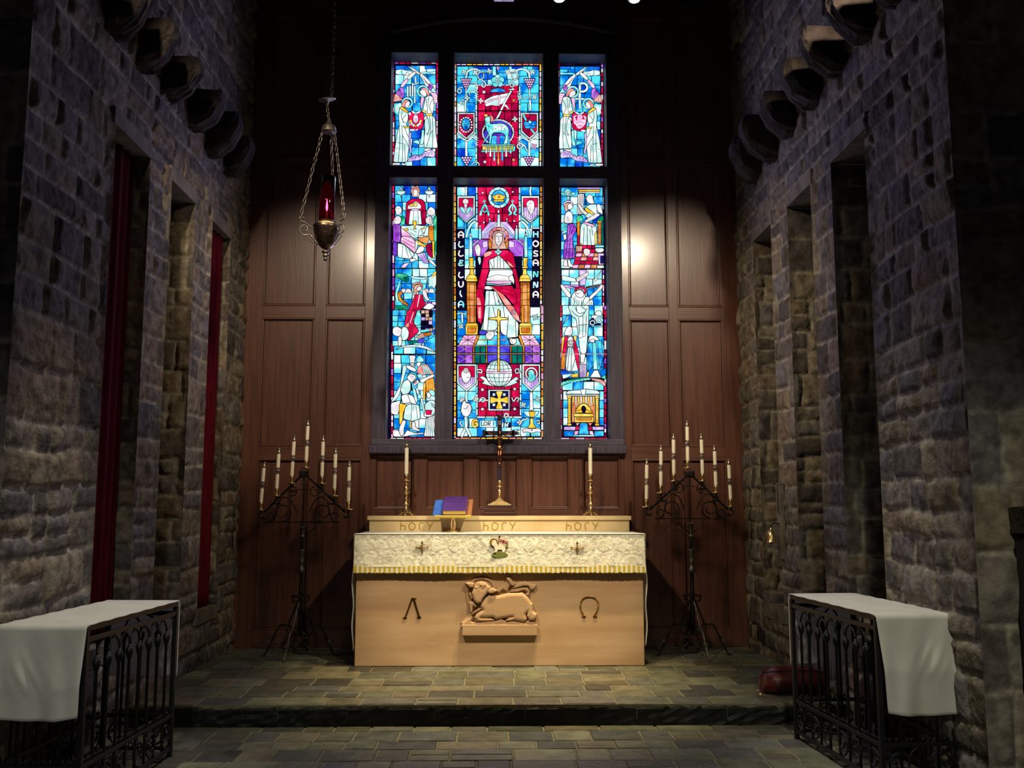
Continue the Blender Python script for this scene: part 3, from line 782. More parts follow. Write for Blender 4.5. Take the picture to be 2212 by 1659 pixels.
for x, y, c in ((305, 628, 'W'), (1195, 615, 'W'), (1000, 620, 'W'), (482, 665, 'w'), (935, 910, 'W'), (1190, 1270, 'P')): G.leaf(x, y, 46, c, x*.01)
G.k_('W', '240,490 190,500 175,550 215,560 225,520 195,515', 9); G.k_('W', '260,650 215,680 235,715 265,690 190,695', 9)
G.k_('W', '370,425 420,430 440,490 420,540', 10); G.k_('W', '390,520 345,540 330,590', 9); G.k_('W', '1140,620 1090,620 1050,640', 9)
G.k_('W', '1100,1330 1060,1260 1000,1230 965,1270 1000,1300 1040,1260', 12)
G.k_('W', '360,1515 400,1480 450,1490 460,1525', 9)
# badges in the shields
for i in range(16):
    a = 2*PI*i/16; G.c('W', 286+78*math.cos(a), 985+96*math.sin(a), 15, 13, 4, 7)
G.c('C', 286, 978, 56, 80, 7); G.l('.', '255,950 275,1010 290,1040', 6); G.l('.', '286,930 290,1040', 6); G.l('.', '318,950 305,1010 290,1040', 6)
G.k_('T', '1050,855 1080,920', 22); G.k_('T', '1150,1040 1190,1095', 20)
G.p('C', '1046,955 1085,930 1100,955 1130,905 1160,950 1185,925 1228,945 1205,1032 1072,1036', 6); G.c('T', 1135, 950, 22, 18, 4)
G.l('.', '1065,1000 1210,995', 5); G.c('T', 1095, 985, 10, 10, 3); G.c('T', 1180, 982, 10, 10, 3)
# rose
G.p('K', '640,210 680,210 690,330 640,330', 5); G.p('P', '695,210 722,210 722,260 700,260', 5)
for i in range(5):
    a = -PI/2+2*PI*i/5; G.c('T', 708+50*math.cos(a), 405+50*math.sin(a), 40, 38, 6)
G.c('K', 708, 405, 34, 34, 5); G.star(708, 405, 26, 'T')
# cloud, banner and staff
G.p('C', '595,550 625,515 700,495 780,510 830,545 760,556', 6)
G.p('W', '522,668 620,610 700,590 830,565 870,560 805,690 700,740 620,725 550,748', 6)
G.p('W', '780,700 830,720 858,775 850,795 820,750 770,735', 6)
G.p('P', '535,690 630,645 720,620 830,605 830,620 720,640 630,668 545,712', 4); G.p('P', '715,595 740,590 735,735 712,738', 4)
G.k_('W', '885,540 800,690 720,860 655,965', 18); G.p('W', '845,510 900,508 905,480 920,508 935,512 932,526 845,526', 5)
for x, y, c in ((524, 552, 'w'), (918, 660, 'Q'), (537, 1478, 'w'), (918, 1452, 'Q')): G.star(x, y, 34, c)
# nimbus, lamb, book
G.p('E', '590,960 700,900 800,930 880,1000 900,1120 860,1240 540,1240 520,1100', 6)
G.ring('W', 712, 1090, 205, 170, 14, 14)
G.p('C', '620,1130 860,1130 870,1245 610,1245', 6); G.p('V', '640,1100 850,1100 850,1132 640,1132', 5); G.p('X', '695,1130 735,1130 735,1245 695,1245', 5)
G.p('S', '600,850 630,860 655,910 640,950 605,950', 5); G.c('Y', 552, 862, 26, 20, 5)
G.p('T', '530,905 560,875 600,868 615,905 605,975 760,965 830,990 860,1050 850,1130 835,1245 775,1245 810,1170 800,1110 740,1090 640,1095 625,1160 620,1245 585,1245 600,1140 560,1060 545,1000', 8)
G.p('W', '560,900 600,885 600,960 570,980', 0); G.p('W', '650,990 820,1000 840,1050 660,1070', 0)
for x, y in ((590, 1010), (640, 1050), (680, 1040), (720, 1010), (770, 1010), (800, 1040), (590, 1080)): G.l('.', [(x-9, y-12), (x, y+8), (x+9, y-12)], 4)
G.l('.', '545,930 560,960 590,945', 5); G.l('.', '745,980 760,1060', 5); G.k_('T', '520,1220 560,1160 590,1120', 10)
G.p('T', '485,1245 930,1245 935,1265 500,1265', 6); G.p('Y', '505,1268 920,1262 915,1320 500,1322', 7); G.p('G', '560,1285 860,1282 860,1296 560,1298', 3)
G.p('T', '485,1325 920,1322 930,1345 490,1350', 6); G.p('T', '915,1260 945,1275 935,1340 905,1340', 6)
for x, y, c in ((555, 1355, 'w'), (610, 1400, 'w'), (662, 1455, 'T'), (715, 1505, 'Q'), (768, 1455, 'C'), (820, 1400, 'w'), (878, 1355, 'T')):
    G.p(c, [(x-6, 1268), (x+6, 1268), (x+15, y-8), (x+8, y+14), (x-8, y+14), (x-15, y-8)], 5)
G.l('.', '440,800 985,800', 12)
G.done()

# ---- lower centre light: crowned figure enthroned
G = Pane('LC', 'lower centre light: crowned figure in red cloak enthroned above a globe', 1, Z_L0, Z_L1)
G.use(960, 390, 5.722)
G.border(118, 72, 1206, 1700, 25, 'YYOwQY', 'lr', 85)
G.cells('CCKB', 155, 80, 395, 600, 110, 110); G.cells('CCKB', 935, 80, 1175, 600, 110, 110)
G.cells('RRRM', 415, 80, 925, 740, 100, 105)
G.cells('CKCK', 245, 590, 420, 1230, 95, 130); G.cells('CKCK', 915, 590, 1090, 1230, 95, 130)
G.p('D', '155,600 250,600 250,1620 155,1620', 6); G.p('D', '1085,605 1178,605 1178,1500 1085,1500', 6)
G.p('D', '385,930 470,930 470,1330 385,1330', 5); G.p('D', '870,930 960,930 960,1330 870,1330', 5)
for x in (400, 930):
    for k in range(6): G.p('WK'[k % 2], [(x-11, 82+k*85), (x+11, 82+k*85), (x+11, 160+k*85), (x-11, 160+k*85)], 5)
for sx in (lambda x: x, lambda x: 1332-x):
    m = lambda t: [(sx(a), b) for a, b in G.pr(t)]
    G.k_('W', m('265,85 272,130 265,185'), 16)
    G.p('W', m('158,190 380,190 380,430 270,525 158,425'), 8); G.p('R', m('178,218 358,218 358,330 178,330'), 6)
    G.p('L', m('178,330 358,330 358,430 270,500 178,430'), 6)
    for k in range(7): G.l('.', m('%d,%d %d,%d' % (190+k*26, 340, 195+k*24, 440+int(30-abs(3-k)*10))), 4)
    G.p('C', m('160,440 255,530 240,580 160,580'), 6)
    G.k_('K', m('370,510 320,560 285,640 270,700'), 20); G.k_('W', m('300,530 340,490 380,470'), 14)
    for k in range(4): G.l('W', m('%d,%d %d,%d' % (380, 510+k*24, 412, 530+k*24)), 9)
    # candles behind the throne
    for x, y0, y1, wd in ((325, 690, 950, 22), (440, 590, 815, 20), (560, 500, 720, 16)):
        G.p('K', m('%d,%d %d,%d %d,%d %d,%d' % (x-wd*.8, y0, x+wd*.8, y0, x+wd, y1, x-wd, y1)), 6)
        G.p('w', m('%d,%d %d,%d %d,%d %d,%d' % (x, y0-50, x+12, y0-15, x, y0, x-12, y0-15)), 5)
    # tracery of the throne back
    G.p('L', m('460,630 560,510 660,510 660,600 580,720 460,720'), 6); G.k_('K', m('470,710 560,600 660,520'), 10)
    G.p('X', m('355,730 545,730 545,835 470,940 355,940'), 6); G.p('L', m('470,760 535,740 535,830 470,830'), 5)
    G.k_('W', m('350,800 420,740'), 8)
    G.p('O', m('540,730 590,730 590,850 550,850'), 6)
    # gold pillars
    G.p('Y', m('302,955 360,955 356,1060 378,1075 360,1100 368,1160 400,1190 412,1250 265,1250 278,1190 310,1160 318,1100 296,1075 310,1050'), 7)
    G.l('.', m('300,1060 372,1060'), 5); G.l('.', m('310,1165 368,1165'), 5); G.l('.', m('268,1215 410,1215'), 5); G.l('.', m('320,965 320,1050'), 4)
    G.p('O', m('275,1258 395,1258 395,1720 275,1720'), 7); G.p('Q', m('310,1275 370,1275 370,1720 310,1720'), 5)
    for y in (1280, 1380, 1470, 1560, 1650): G.l('.', m('%d,%d %d,%d' % (275, y, 395, y+10)), 5)
# crown roundel
G.ring('K', 672, 213, 112, 112, 26, 9); G.c('C', 672, 213, 92, 92, 6)
G.p('Y', '585,175 625,195 640,165 660,185 672,145 685,185 708,165 722,195 760,175 735,240 610,240', 6); G.p('Y', '605,240 740,240 730,265 615,265', 6); G.c('O', 675, 205, 12, 14, 4)
for x, y, c in ((474, 152, 'w'), (844, 142, 'w'), (487, 520, 'w'), (862, 502, 'w')): G.star(x, y, 24, c)
# alpha and omega with little crosses
G.k_('T', '455,420 445,415 500,300 545,415 540,425', 18); G.k_('T', '470,365 500,395 530,365', 10); G.k_('T', '493,240 493,290', 8, 4); G.k_('T', '475,258 511,258', 8, 4)
G.k_('T', '800,425 825,405 800,360 840,300 885,360 860,405 885,425', 18); G.k_('T', '842,320 842,365', 10); G.k_('T', '842,240 842,290', 8, 4); G.k_('T', '824,258 860,258', 8, 4)
# flame candle at the top
G.p('K', '655,420 688,420 690,600 652,600', 6); G.p('w', '668,350 684,385 670,412 654,392', 5)
# shield beasts
G.c('w', 262, 262, 38, 36, 5); G.p('w', '240,290 285,290 275,340 250,340', 5); G.p('T', '185,325 240,330 265,420 290,330 340,325 310,390 265,425 215,390', 5)
G.p('w', '1010,280 1060,235 1110,260 1115,340 1085,420 1060,430 1040,380 1015,320', 5); G.l('.', '1040,290 1075,285', 4); G.l('.', '1020,320 1060,315', 4); G.l('.', '1060,340 1055,410', 4)
# the words down the sides
def letters(word, x, ys, cols):
    shp = {'A': '-28,34 -30,-10 0,-36 30,-10 28,34;-26,6 26,6', 'L': '-18,-34 -28,10 -5,32 28,22', 'E': '24,-26 -12,-30 -4,-2 14,0 -22,4 -20,30 26,28', 'U': '-28,-32 -26,14 0,32 24,14 26,-32',
           'I': '-6,-34 -12,0 8,36', 'H': '-26,-34 -26,34;26,-34 26,34;-26,4 0,-8 26,6', 'O': '0,-36 28,-18 30,14 0,36 -30,14 -28,-18 0,-36', 'S': '24,-28 -10,-32 -20,-8 18,8 16,30 -24,28', 'N': '-26,34 -24,-28 -14,-28 12,28 22,26 26,-34'}
    for ch, y, c in zip(word, ys, cols):
        for st in shp[ch].split(';'):
            G.l(c, [(x+a, y+b) for a, b in G.pr(st)], 14, ch in 'AUSOEL')
letters('ALLELUIA', 205, (672, 792, 905, 1020, 1170, 1285, 1400, 1530), 'wWwTwwWK')
letters('HOSANNA', 1128, (668, 782, 905, 1018, 1160, 1290, 1410), 'KwwwTKw')
# figure: nimbus, head, cloak, robe
G.ring('S', 672, 690, 105, 95, 20, 8)
G.p('S', '640,585 700,585 705,615 640,615', 5)
G.p('H', '600,660 625,630 672,622 715,630 735,670 745,760 770,850 720,850 580,850 590,760', 6)
G.p('w', '625,665 672,640 718,665 715,760 690,800 672,835 650,800 628,760', 6)
G.l('.', '635,690 662,692', 6); G.l('.', '683,692 710,690', 6); G.l('.', '672,695 668,735 680,738', 4); G.l('.', '650,762 695,762', 5); G.l('.', '655,785 672,800 690,785', 5)
G.p('R', '490,905 560,860 640,860 780,860 850,900 870,990 885,1090 940,1340 885,1380 870,1200 820,1100 700,960 640,940 540,1000 560,1090 520,1220 470,1500 400,1340 460,1080', 7)
G.p('R', '395,1335 470,1340 500,1480 490,1720 400,1720', 6); G.p('R', '860,1335 945,1335 930,1720 850,1720', 6); G.p('S', '400,1440 440,1460 460,1600 430,1720 405,1700', 0)
G.p('S', '480,905 560,870 600,890 560,930 490,960', 5); G.p('S', '760,980 830,1030 870,1085 800,1060', 5)
G.p('W', '548,985 640,945 672,920 705,955 780,1030 830,1100 850,1130 840,1240 520,1245 560,1120', 7)
for t in ('610,960 615,1085', '660,940 655,1090', '690,950 690,1090', '730,990 735,1090', '560,1000 600,1090', '590,1110 700,1150 800,1120', '640,1110 680,1130'): G.l('.', t, 6)
G.l('.', '255,1092 1090,1092', 10)
G.p('W', '560,1110 840,1105 850,1150 820,1245 520,1250', 6); G.p('w', '530,1200 660,1165 800,1190 820,1245 515,1245', 5)
G.c('T', 665, 868, 22, 20, 6); G.c('T', 640, 885, 18, 16, 5); G.c('T', 690, 885, 18, 16, 5); G.c('T', 665, 905, 20, 18, 5)
# book on knees, hands
G.p('T', '515,1268 660,1290 830,1268 835,1290 660,1302 510,1290', 6); G.p('P', '510,1250 660,1245 840,1245 830,1268 660,1285 515,1268', 5)
G.p('w', '375,830 395,795 420,780 440,810 450,850 445,930 420,945 390,920 380,870', 6); G.l('.', '395,800 400,860', 3); G.l('.', '412,790 415,850', 3); G.l('.', '430,800 430,850', 3)
G.p('W', '415,945 450,945 455,1010 435,1060 410,980', 5)
G.p('w', '790,1190 840,1160 870,1240 855,1300 830,1240 800,1245', 6); G.p('w', '490,1320 520,1300 580,1310 620,1340 560,1355 500,1350', 5)
G.p('S', '560,1300 640,1320 720,1400 820,1520 900,1659 960,1760 880,1740 780,1600 660,1400', 6)
G.p('R', '590,1305 700,1300 840,1300 890,1420 900,1520 850,1540 760,1430 640,1350', 6)
for t in ('680,1330 850,1360', '720,1380 870,1430', '700,1310 820,1320'): G.l('.', t, 4)
G.p('W', '510,1360 640,1370 700,1480 760,1590 830,1720 860,1900 840,1960 700,1950 600,1950 430,1930 480,1720 500,1500', 7)
for t in ('555,1370 545,1720', '600,1370 640,1600 610,1900', '640,1400 700,1600 690,1900', '660,1480 690,1530 720,1510', '670,1540 690,1570 715,1550', '500,1570 540,1580', '740,1590 760,1900', '520,1720 510,1920'): G.l('.', t, 6)
# lower part of the same light
G.use(960, 660, 5.352)
G.border(110, 0, 1142, 1535, 25, 'YYOwQYP', 'lr', 85); G.border(122, 1522, 1145, 1548, 22, 'YwQYS', 'b', 95)
G.cells('CKCK', 148, 60, 262, 440, 110, 100); G.cells('CKCK', 990, 20, 1108, 440, 110, 110)
for c, t in (('O', '262,0 365,0 365,225 262,225'), ('O', '888,0 990,0 990,225 888,225'), ('Q', '295,0 345,0 345,200 295,200'), ('Q', '920,0 965,0 965,200 920,200')): G.p(c, t, 6)
for x in (316, 938):
    G.p('Y', [(x-60, 205), (x+60, 205), (x+80, 240), (x-80, 240)], 6); G.p('Y', [(x-75, 240), (x+75, 240), (x+68, 340), (x-68, 340)], 6); G.p('O', [(x-52, 258), (x+52, 258), (x+48, 318), (x-48, 318)], 5)
G.p('R', '370,0 450,0 430,220 385,180', 5); G.p('S', '385,20 420,20 420,150 395,150', 0)
G.p('S', '690,0 790,0 870,140 865,195 780,130', 6); G.ring('P', 795, 80, 20, 20, 6)
G.p('W', '470,0 700,0 790,130 860,210 850,370 720,375 650,310 640,160 600,290 440,290', 7)
for t in ('560,10 600,190', '520,20 500,280', '740,120 720,370', '820,180 830,370', '680,10 700,160', '650,60 640,300'): G.l('.', t, 6)
G.p('J', '405,280 480,290 470,340 400,340', 5); G.p('E', '410,290 500,300 470,345 400,335', 5); G.p('E', '590,300 640,310 700,350 640,350', 5)
# chequered steps
for c, t in (('P', '225,345 390,345 345,460 160,460'), ('P', '865,345 1030,345 1105,460 925,460')):
    G.p(c, t, 6)
for cx, cy, rx, ry in ((272, 402, 110, 56), (985, 402, 110, 56)):
    for k in range(8):
        a = PI*k/4; G.l('.', [(cx, cy), (cx+rx*.9*math.cos(a), cy+ry*math.sin(a))], 5)
G.p('O', '375,345 410,345 360,460 335,460', 5); G.p('O', '850,345 880,345 920,460 890,460', 5)
G.p('T', '410,345 500,345 495,460 365,460', 5); G.p('C', '505,345 615,345 615,460 500,460', 5); G.p('C', '640,345 720,350 760,460 640,460', 5); G.p('T', '800,380 850,380 885,460 800,460', 5)
G.p('Y', '395,392 500,392 500,404 392,404', 4); G.p('P', '520,392 720,392 720,404 520,404', 4)
for y0, y1 in ((468, 548), (570, 668)):
    for x0, x1, c in ((150, 232, 'V'), (236, 325, 'X'), (330, 348, 'O'), (352, 410, 'J'), (418, 476, 'J'), (480, 496, 'O'), (500, 612, 'E'), (640, 755, 'E'), (760, 776, 'O'), (782, 840, 'J'), (846, 900, 'J'), (905, 925, 'O'), (930, 1015, 'V'), (1020, 1105, 'X')):
        G.p(c, [(x0, y0), (x1, y0), (x1, y1), (x0, y1)], 5)
for cx in (238, 1018):
    for y0, y1 in ((468, 548), (570, 668)):
        G.l('H', [(cx-80, y1), (cx+80, y0)], 3); G.l('H', [(cx-80, y0), (cx+80, y1)], 3)
G.l('H', '148,466 1108,466', 5); G.l('H', '148,560 1108,560', 5)
# feet
G.p('w', '490,310 575,300 580,345 545,395 500,400 470,365', 6); G.p('w', '745,385 830,385 835,430 800,455 760,445', 6); G.l('.', '510,330 550,350', 3); G.l('.', '770,400 790,440', 3)
# lower field
G.cells('CKCK', 148, 680, 380, 1515, 112, 110); G.cells('CKCK', 880, 680, 1110, 1515, 112, 110); G.cells('CKC', 380, 1290, 880, 1515, 110, 90)
G.cells('RRRM', 392, 680, 868, 1280, 96, 100)
for x in (376, 880):
    for k in range(7): G.p('WK'[k % 2], [(x-10, 685+k*85), (x+10, 685+k*85), (x+10, 762+k*85), (x-10, 762+k*85)], 5)
for k in range(5): G.p('W', [(375+k*105, 1282), (475+k*105, 1282), (475+k*105, 1302), (375+k*105, 1302)], 5)
for x0, x1, xm in ((145, 370, 258), (900, 1108, 1004)):
    G.p('W', [(x0, 680), (x1, 680), (x1, 900), (xm, 1000), (x0, 900)], 7); G.p('R', [(x0+22, 702), (x1-20, 702), (x1-20, 830), (x0+22, 830)], 6)
    G.p('L', [(x0+22, 830), (x1-20, 830), (x1-20, 892), (xm, 970), (x0+22, 892)], 5)
    for k in range(7): G.l('.', [(x0+34+k*25, 840), (x0+38+k*24, 930-abs(3-k)*14)], 4)
    G.k_('W', [(xm, 1005), (xm-5, 1060), (xm, 1110)], 20)
G.p('w', '190,790 215,740 250,730 300,770 310,830 290,870 250,910 215,880 200,840', 6); G.ring('w', 250, 752, 22, 22, 8); G.l('.', '255,830 305,835', 5)
G.ring('w', 1005, 790, 64, 66, 12); G.p('T', '960,770 990,740 1030,750 1045,800 1058,850 1005,895 950,860 975,820', 6); G.l('.', '970,775 1000,770', 4)
for k in range(4): G.l('.', [(980, 800+k*20), (1005, 815+k*20), (1030, 800+k*20)], 3)
# globe on clouds
G.p('W', '400,830 450,815 500,860 540,900 720,905 780,860 830,820 865,850 820,880 860,890 760,930 640,950 520,930 420,900 470,880', 6)
G.c('W', 632, 785, 155, 158, 8, 26)
for k in (-2, -1, 0, 1, 2):
    G.l('.', [(632+k*58*math.cos(t), 785+155*math.sin(t)) for t in [-PI/2+PI*i/10 for i in range(11)]], 5)
for y, hw in ((690, 118), (735, 145), (835, 148), (880, 120)): G.l('.', [(632-hw, y-4), (632, y+6), (632+hw, y-4)], 5, True)
G.p('P', '480,765 785,765 782,788 482,788', 5)
G.k_('W', '380,770 430,780 425,745 390,745', 9); G.k_('W', '880,770 830,785 820,745 855,735 860,760', 9)
# tall cross of gold
G.p('Y', '614,50 640,50 640,140 735,146 735,168 640,172 640,770 614,770 614,172 512,168 512,146 614,140', 7)
for y in (230, 320, 390, 465, 560, 620): G.l('.', [(614, y), (640, y)], 5)
# maltese cross square
G.p('W', '505,975 755,975 755,1218 505,1218', 7); G.p('N', '528,992 738,992 738,1198 528,1198', 6)
G.p('Y', '590,992 680,992 645,1080 738,1050 738,1140 645,1110 680,1198 590,1198 622,1110 528,1140 528,1050 622,1080', 6)
for x in (572, 692):
    for y in (1032, 1150): G.p('W', [(x-17, y-17), (x+17, y-17), (x+17, y+17), (x-17, y+17)], 5)
for x, y in ((440, 975), (812, 968), (440, 1200), (812, 1198)): G.star(x, y, 30)
G.k_('W', '330,1090 400,1110 430,1070 470,1080 450,1115 410,1090 500,1100', 9); G.k_('W', '780,1070 800,1110 830,1070 860,1075 845,1110', 9)
for x, y, c in ((205, 1095, 'w'), (368, 1090, 'W'), (1050, 140, 'W'), (190, 245, 'W'), (1080, 1085, 'W'), (915, 1150, 'W'), (868, 1355, 'w')): G.leaf(x, y, 42, c, x*.02)
G.k_('W', '150,100 200,90 250,110', 10); G.k_('W', '205,95 208,200', 14)
# fleece and chalice
G.p('w', '215,1110 240,1095 250,1130 300,1130 320,1190 300,1260 260,1295 215,1280 190,1230 195,1170', 7); G.l('.', '220,1190 250,1195 275,1160', 5)
for k in range(8):
    a = PI*(-.3+1.3*k/7); G.l('.', [(255+58*math.cos(a), 1205+85*math.sin(a)), (262+66*math.cos(a+.12), 1210+78*math.sin(a+.12))], 6)
G.k_('W', '248,1300 252,1380 245,1420 200,1510', 24); G.k_('W', '255,1420 300,1510', 20); G.k_('W', '215,1400 180,1360 200,1340', 9)
G.p('w', '985,1000 1020,1000 1025,1190 1035,1215 975,1215 985,1180', 6)
G.p('K', '905,1225 1100,1225 1060,1280 1035,1290 970,1290 935,1270', 6); G.p('Y', '975,1228 1050,1228 1035,1290 990,1290', 5)
G.p('Y', '988,1300 1028,1300 1025,1370 1050,1400 1060,1420 960,1420 970,1400 990,1370', 6); G.l('.', '985,1310 1032,1310', 5)
G.p('w', '905,1425 1110,1425 1120,1470 1060,1460 1010,1480 950,1460 905,1475', 6); G.l('.', '1010,1435 1010,1455', 6); G.l('.', '1000,1444 1020,1444', 6)
for k in range(6): G.l('.', [(960+k*22, 1485), (945+k*28, 1512)], 5)
G.k_('W', '1060,1340 1090,1330 1095,1370 1070,1360', 8)
G.k_('W', '870,1380 900,1330 960,1310', 10)
# Gloria in ... s
G.p('K', '405,1330 600,1330 600,1410 405,1410', 6); G.k_('Y', '378,1335 345,1330 328,1370 345,1402 378,1390 378,1365 355,1365', 17)
for x, st in ((430, '0,-26 -2,22 24,22'), (475, '0,-22 18,-14 18,12 0,20 -18,12 -16,-14 0,-22'), (520, '-14,24 -14,-24 10,-22 12,-4 -10,0 14,24'), (568, '0,-20 -2,20')): G.l('.', [(x+a, 1368+b) for a, b in G.pr(st)], 7)
G.p('N', '650,1355 770,1355 770,1412 650,1412', 5); G.l('W', '675,1362 672,1405', 13); G.l('W', '700,1408 702,1366 726,1400 736,1360', 12)
G.k_('W', '715,1350 710,1310 695,1285 700,1255 730,1255 735,1285 712,1290', 10)
G.p('W', '815,1438 880,1438 880,1495 815,1495', 5); G.l('.', '860,1448 838,1448 838,1464 858,1468 856,1486 832,1484', 7)
G.done()

# ---- lower left light: three scenes one above the other
G = Pane('LL', 'lower left light: supper, garden and seated figure scenes stacked in blue glass', 0, Z_L0, Z_L1)
G.use(830, 390, 5.721)
G.border(100, 60, 668, 1640, 24, 'RPRwMX', 'lr', 82)
G.cells('CCKBCK', 132, 65, 636, 1085, 105, 100); G.cells('CKCK', 132, 1090, 636, 1659, 110, 100)
for x in (208, 556):
    G.p('D', [(x-30, 120), (x, 75), (x+40, 120)], 5); G.p('W', [(x-62, 130), (x+62, 130), (x+40, 165), (x, 180), (x-40, 165)], 6); G.p('w', [(x-8, 180), (x+8, 180), (x, 215)], 5)
    for k in (-1, 0, 1): G.l('W', [(x, 85), (x+k*28, 130)], 5)
# top scene: host at table with four guests
G.ring('S', 385, 130, 46, 48, 12)
G.p('R', '270,280 320,235 375,225 440,225 490,250 510,300 520,550 265,550', 7); G.p('M', '290,330 320,360 310,550 270,550', 4); G.p('M', '460,360 490,360 505,550 460,550', 4)
G.p('H', '345,120 385,85 430,120 435,205 345,205', 5); G.p('w', '360,130 385,105 415,130 410,190 385,205 362,190', 5); G.l('.', '368,150 382,150', 3); G.l('.', '392,150 406,150', 3); G.l('.', '375,180 398,180', 3)
G.p('W', '320,370 450,370 465,545 300,545', 6); G.l('.', '365,380 355,545', 5); G.l('.', '415,380 425,545', 5)
G.p('w', '290,310 400,250 460,310 455,355 390,345 285,360', 6); G.p('Y', '320,290 355,280 358,320 322,325', 5); G.p('Y', '365,280 405,275 412,315 372,322', 5)
G.p('L', '330,350 385,345 435,355 430,370 335,372', 5)
G.p('G', '610,455 640,430 665,460 665,690 645,940 620,900 610,690', 6); G.p('G', '190,440 240,440 260,480 255,550 210,550', 6)
G.p('w', '130,345 160,310 200,320 225,370 200,425 150,430', 6); G.p('w', '120,470 160,430 205,450 215,495 190,540 110,540', 6)
G.p('w', '545,345 580,320 620,350 635,390 610,440 545,430 525,400', 6); G.p('w', '505,480 540,440 590,440 600,545 545,545 515,525', 6)
for t in ('150,350 190,345', '135,470 130,530', '560,460 570,540', '580,450 590,540', '560,370 575,380'): G.l('.', t, 4)
G.p('W', '205,560 300,560 380,545 470,560 540,560 500,640 420,700 380,720 330,690 220,620', 6)
G.p('Y', '350,500 405,500 398,545 385,555 390,595 400,600 355,600 368,592 370,555 355,545', 6); G.p('Y', '240,600 290,590 300,615 260,625', 5); G.p('Y', '450,595 500,575 490,600 455,605', 5)
for t in ('330,600 400,640', '330,640 380,690', '430,610 420,690', '460,610 480,650'): G.l('.', t, 5)
G.p('X', '108,540 200,540 205,700 195,770 108,750', 7); G.p('V', '108,755 160,760 160,930 108,920', 6); G.l('.', '145,560 150,690', 6); G.l('.', '175,560 170,700', 5)
G.p('P', '205,580 325,670 330,690 215,690', 6); G.p('P', '210,690 330,690 380,730 385,900 360,890 250,790 200,770', 7)
for t in ('230,710 370,780', '215,740 370,830', '240,780 370,890', '300,700 375,740'): G.l('.', t, 5)
G.p('W', '165,770 245,790 380,910 330,970 240,960 165,950', 7); G.l('.', '260,810 300,950', 5); G.l('.', '230,800 220,950', 5); G.l('.', '310,860 340,950', 5)
G.p('W', '485,690 520,570 550,560 550,680', 6)
G.p('O', '550,560 610,560 615,740 590,780 545,700', 6); G.p('Q', '400,710 520,695 560,700 540,790 450,760', 6); G.p('Y', '385,720 440,760 530,810 510,830 400,790', 6); G.p('Y', '590,750 620,745 620,970 600,960', 6)
G.p('M', '510,800 590,770 600,960 570,950 520,880', 6); G.p('w', '390,890 430,810 490,810 500,860 440,900 390,905', 6); G.p('w', '385,730 420,770 395,880 382,880', 5)
G.p('L', '400,910 500,890 555,1030 490,1020', 6); G.l('.', '450,920 500,1010', 5); G.l('.', '480,900 530,1020', 5)
G.p('w', '310,970 380,960 400,990 330,1010', 6); G.p('P', '240,1030 320,1010 260,1080 200,1080', 6); G.p('w', '545,965 600,990 650,1060 640,1070 560,1010', 6)
G.l('.', '108,1088 655,1088', 11)
# middle scene: kneeling figure in the garden
G.p('G', '135,1170 170,1145 260,1155 300,1180 305,1230 270,1260 230,1240 200,1215 140,1205', 6); G.p('J', '240,1200 300,1190 310,1240 270,1262', 4)
for k in range(6): G.l('.', [(150+k*24, 1165+k*6), (165+k*24, 1195+k*8)], 4)
G.k_('T', '165,1500 150,1400 180,1300 190,1250', 20)
G.p('K', '320,1175 380,1190 510,1200 520,1225 400,1225 340,1210', 6); G.p('Y', '590,1160 660,1100 660,1150 600,1185', 5)
G.p('W', '545,1190 600,1180 655,1160 650,1260 620,1345 580,1300 545,1340 550,1260', 6); G.l('Y', '590,1190 650,1120', 8); G.l('Y', '600,1200 655,1190', 8); G.l('W', '520,1180 600,1140', 8)
for a, b in ((190, 300), (250, 350), (480, 560), (540, 630)): G.p('w', [(a, 1390), ((a+b)/2-20, 1335), ((a+b)/2+20, 1340), (b, 1390)], 6)
G.p('O', '160,1400 200,1360 240,1390 200,1420 220,1480 300,1520 310,1560 240,1530 180,1480', 6)
for k in range(7): G.l('.', [(185+k*18, 1400+k*22), (205+k*17, 1440+k*18)], 5)
G.p('G', '130,1545 280,1545 290,1590 135,1590', 6); G.cells('CKTL', 120, 1590, 640, 1690, 80, 50); G.cells('TCG', 120, 1590, 300, 1690, 60, 50)
G.ring('S', 415, 1310, 52, 44, 12)
G.p('H', '360,1330 390,1285 440,1280 470,1320 450,1365 410,1380 370,1440', 6); G.p('w', '400,1325 450,1300 470,1340 440,1365 405,1370', 5)
G.p('w', '465,1360 500,1340 525,1380 540,1450 570,1480 520,1490 480,1420', 6)
G.cells('LNV', 470, 1500, 640, 1700, 50, 42)
G.p('w', '470,1580 550,1510 600,1530 630,1560 560,1600', 6)
G.p('R', '385,1410 470,1405 490,1480 520,1530 470,1570 420,1659 330,1820 300,1720 270,1700 330,1540', 7); G.l('W', '440,1410 410,1560', 8); G.l('.', '400,1420 350,1600', 6); G.l('.', '465,1440 440,1600', 5)
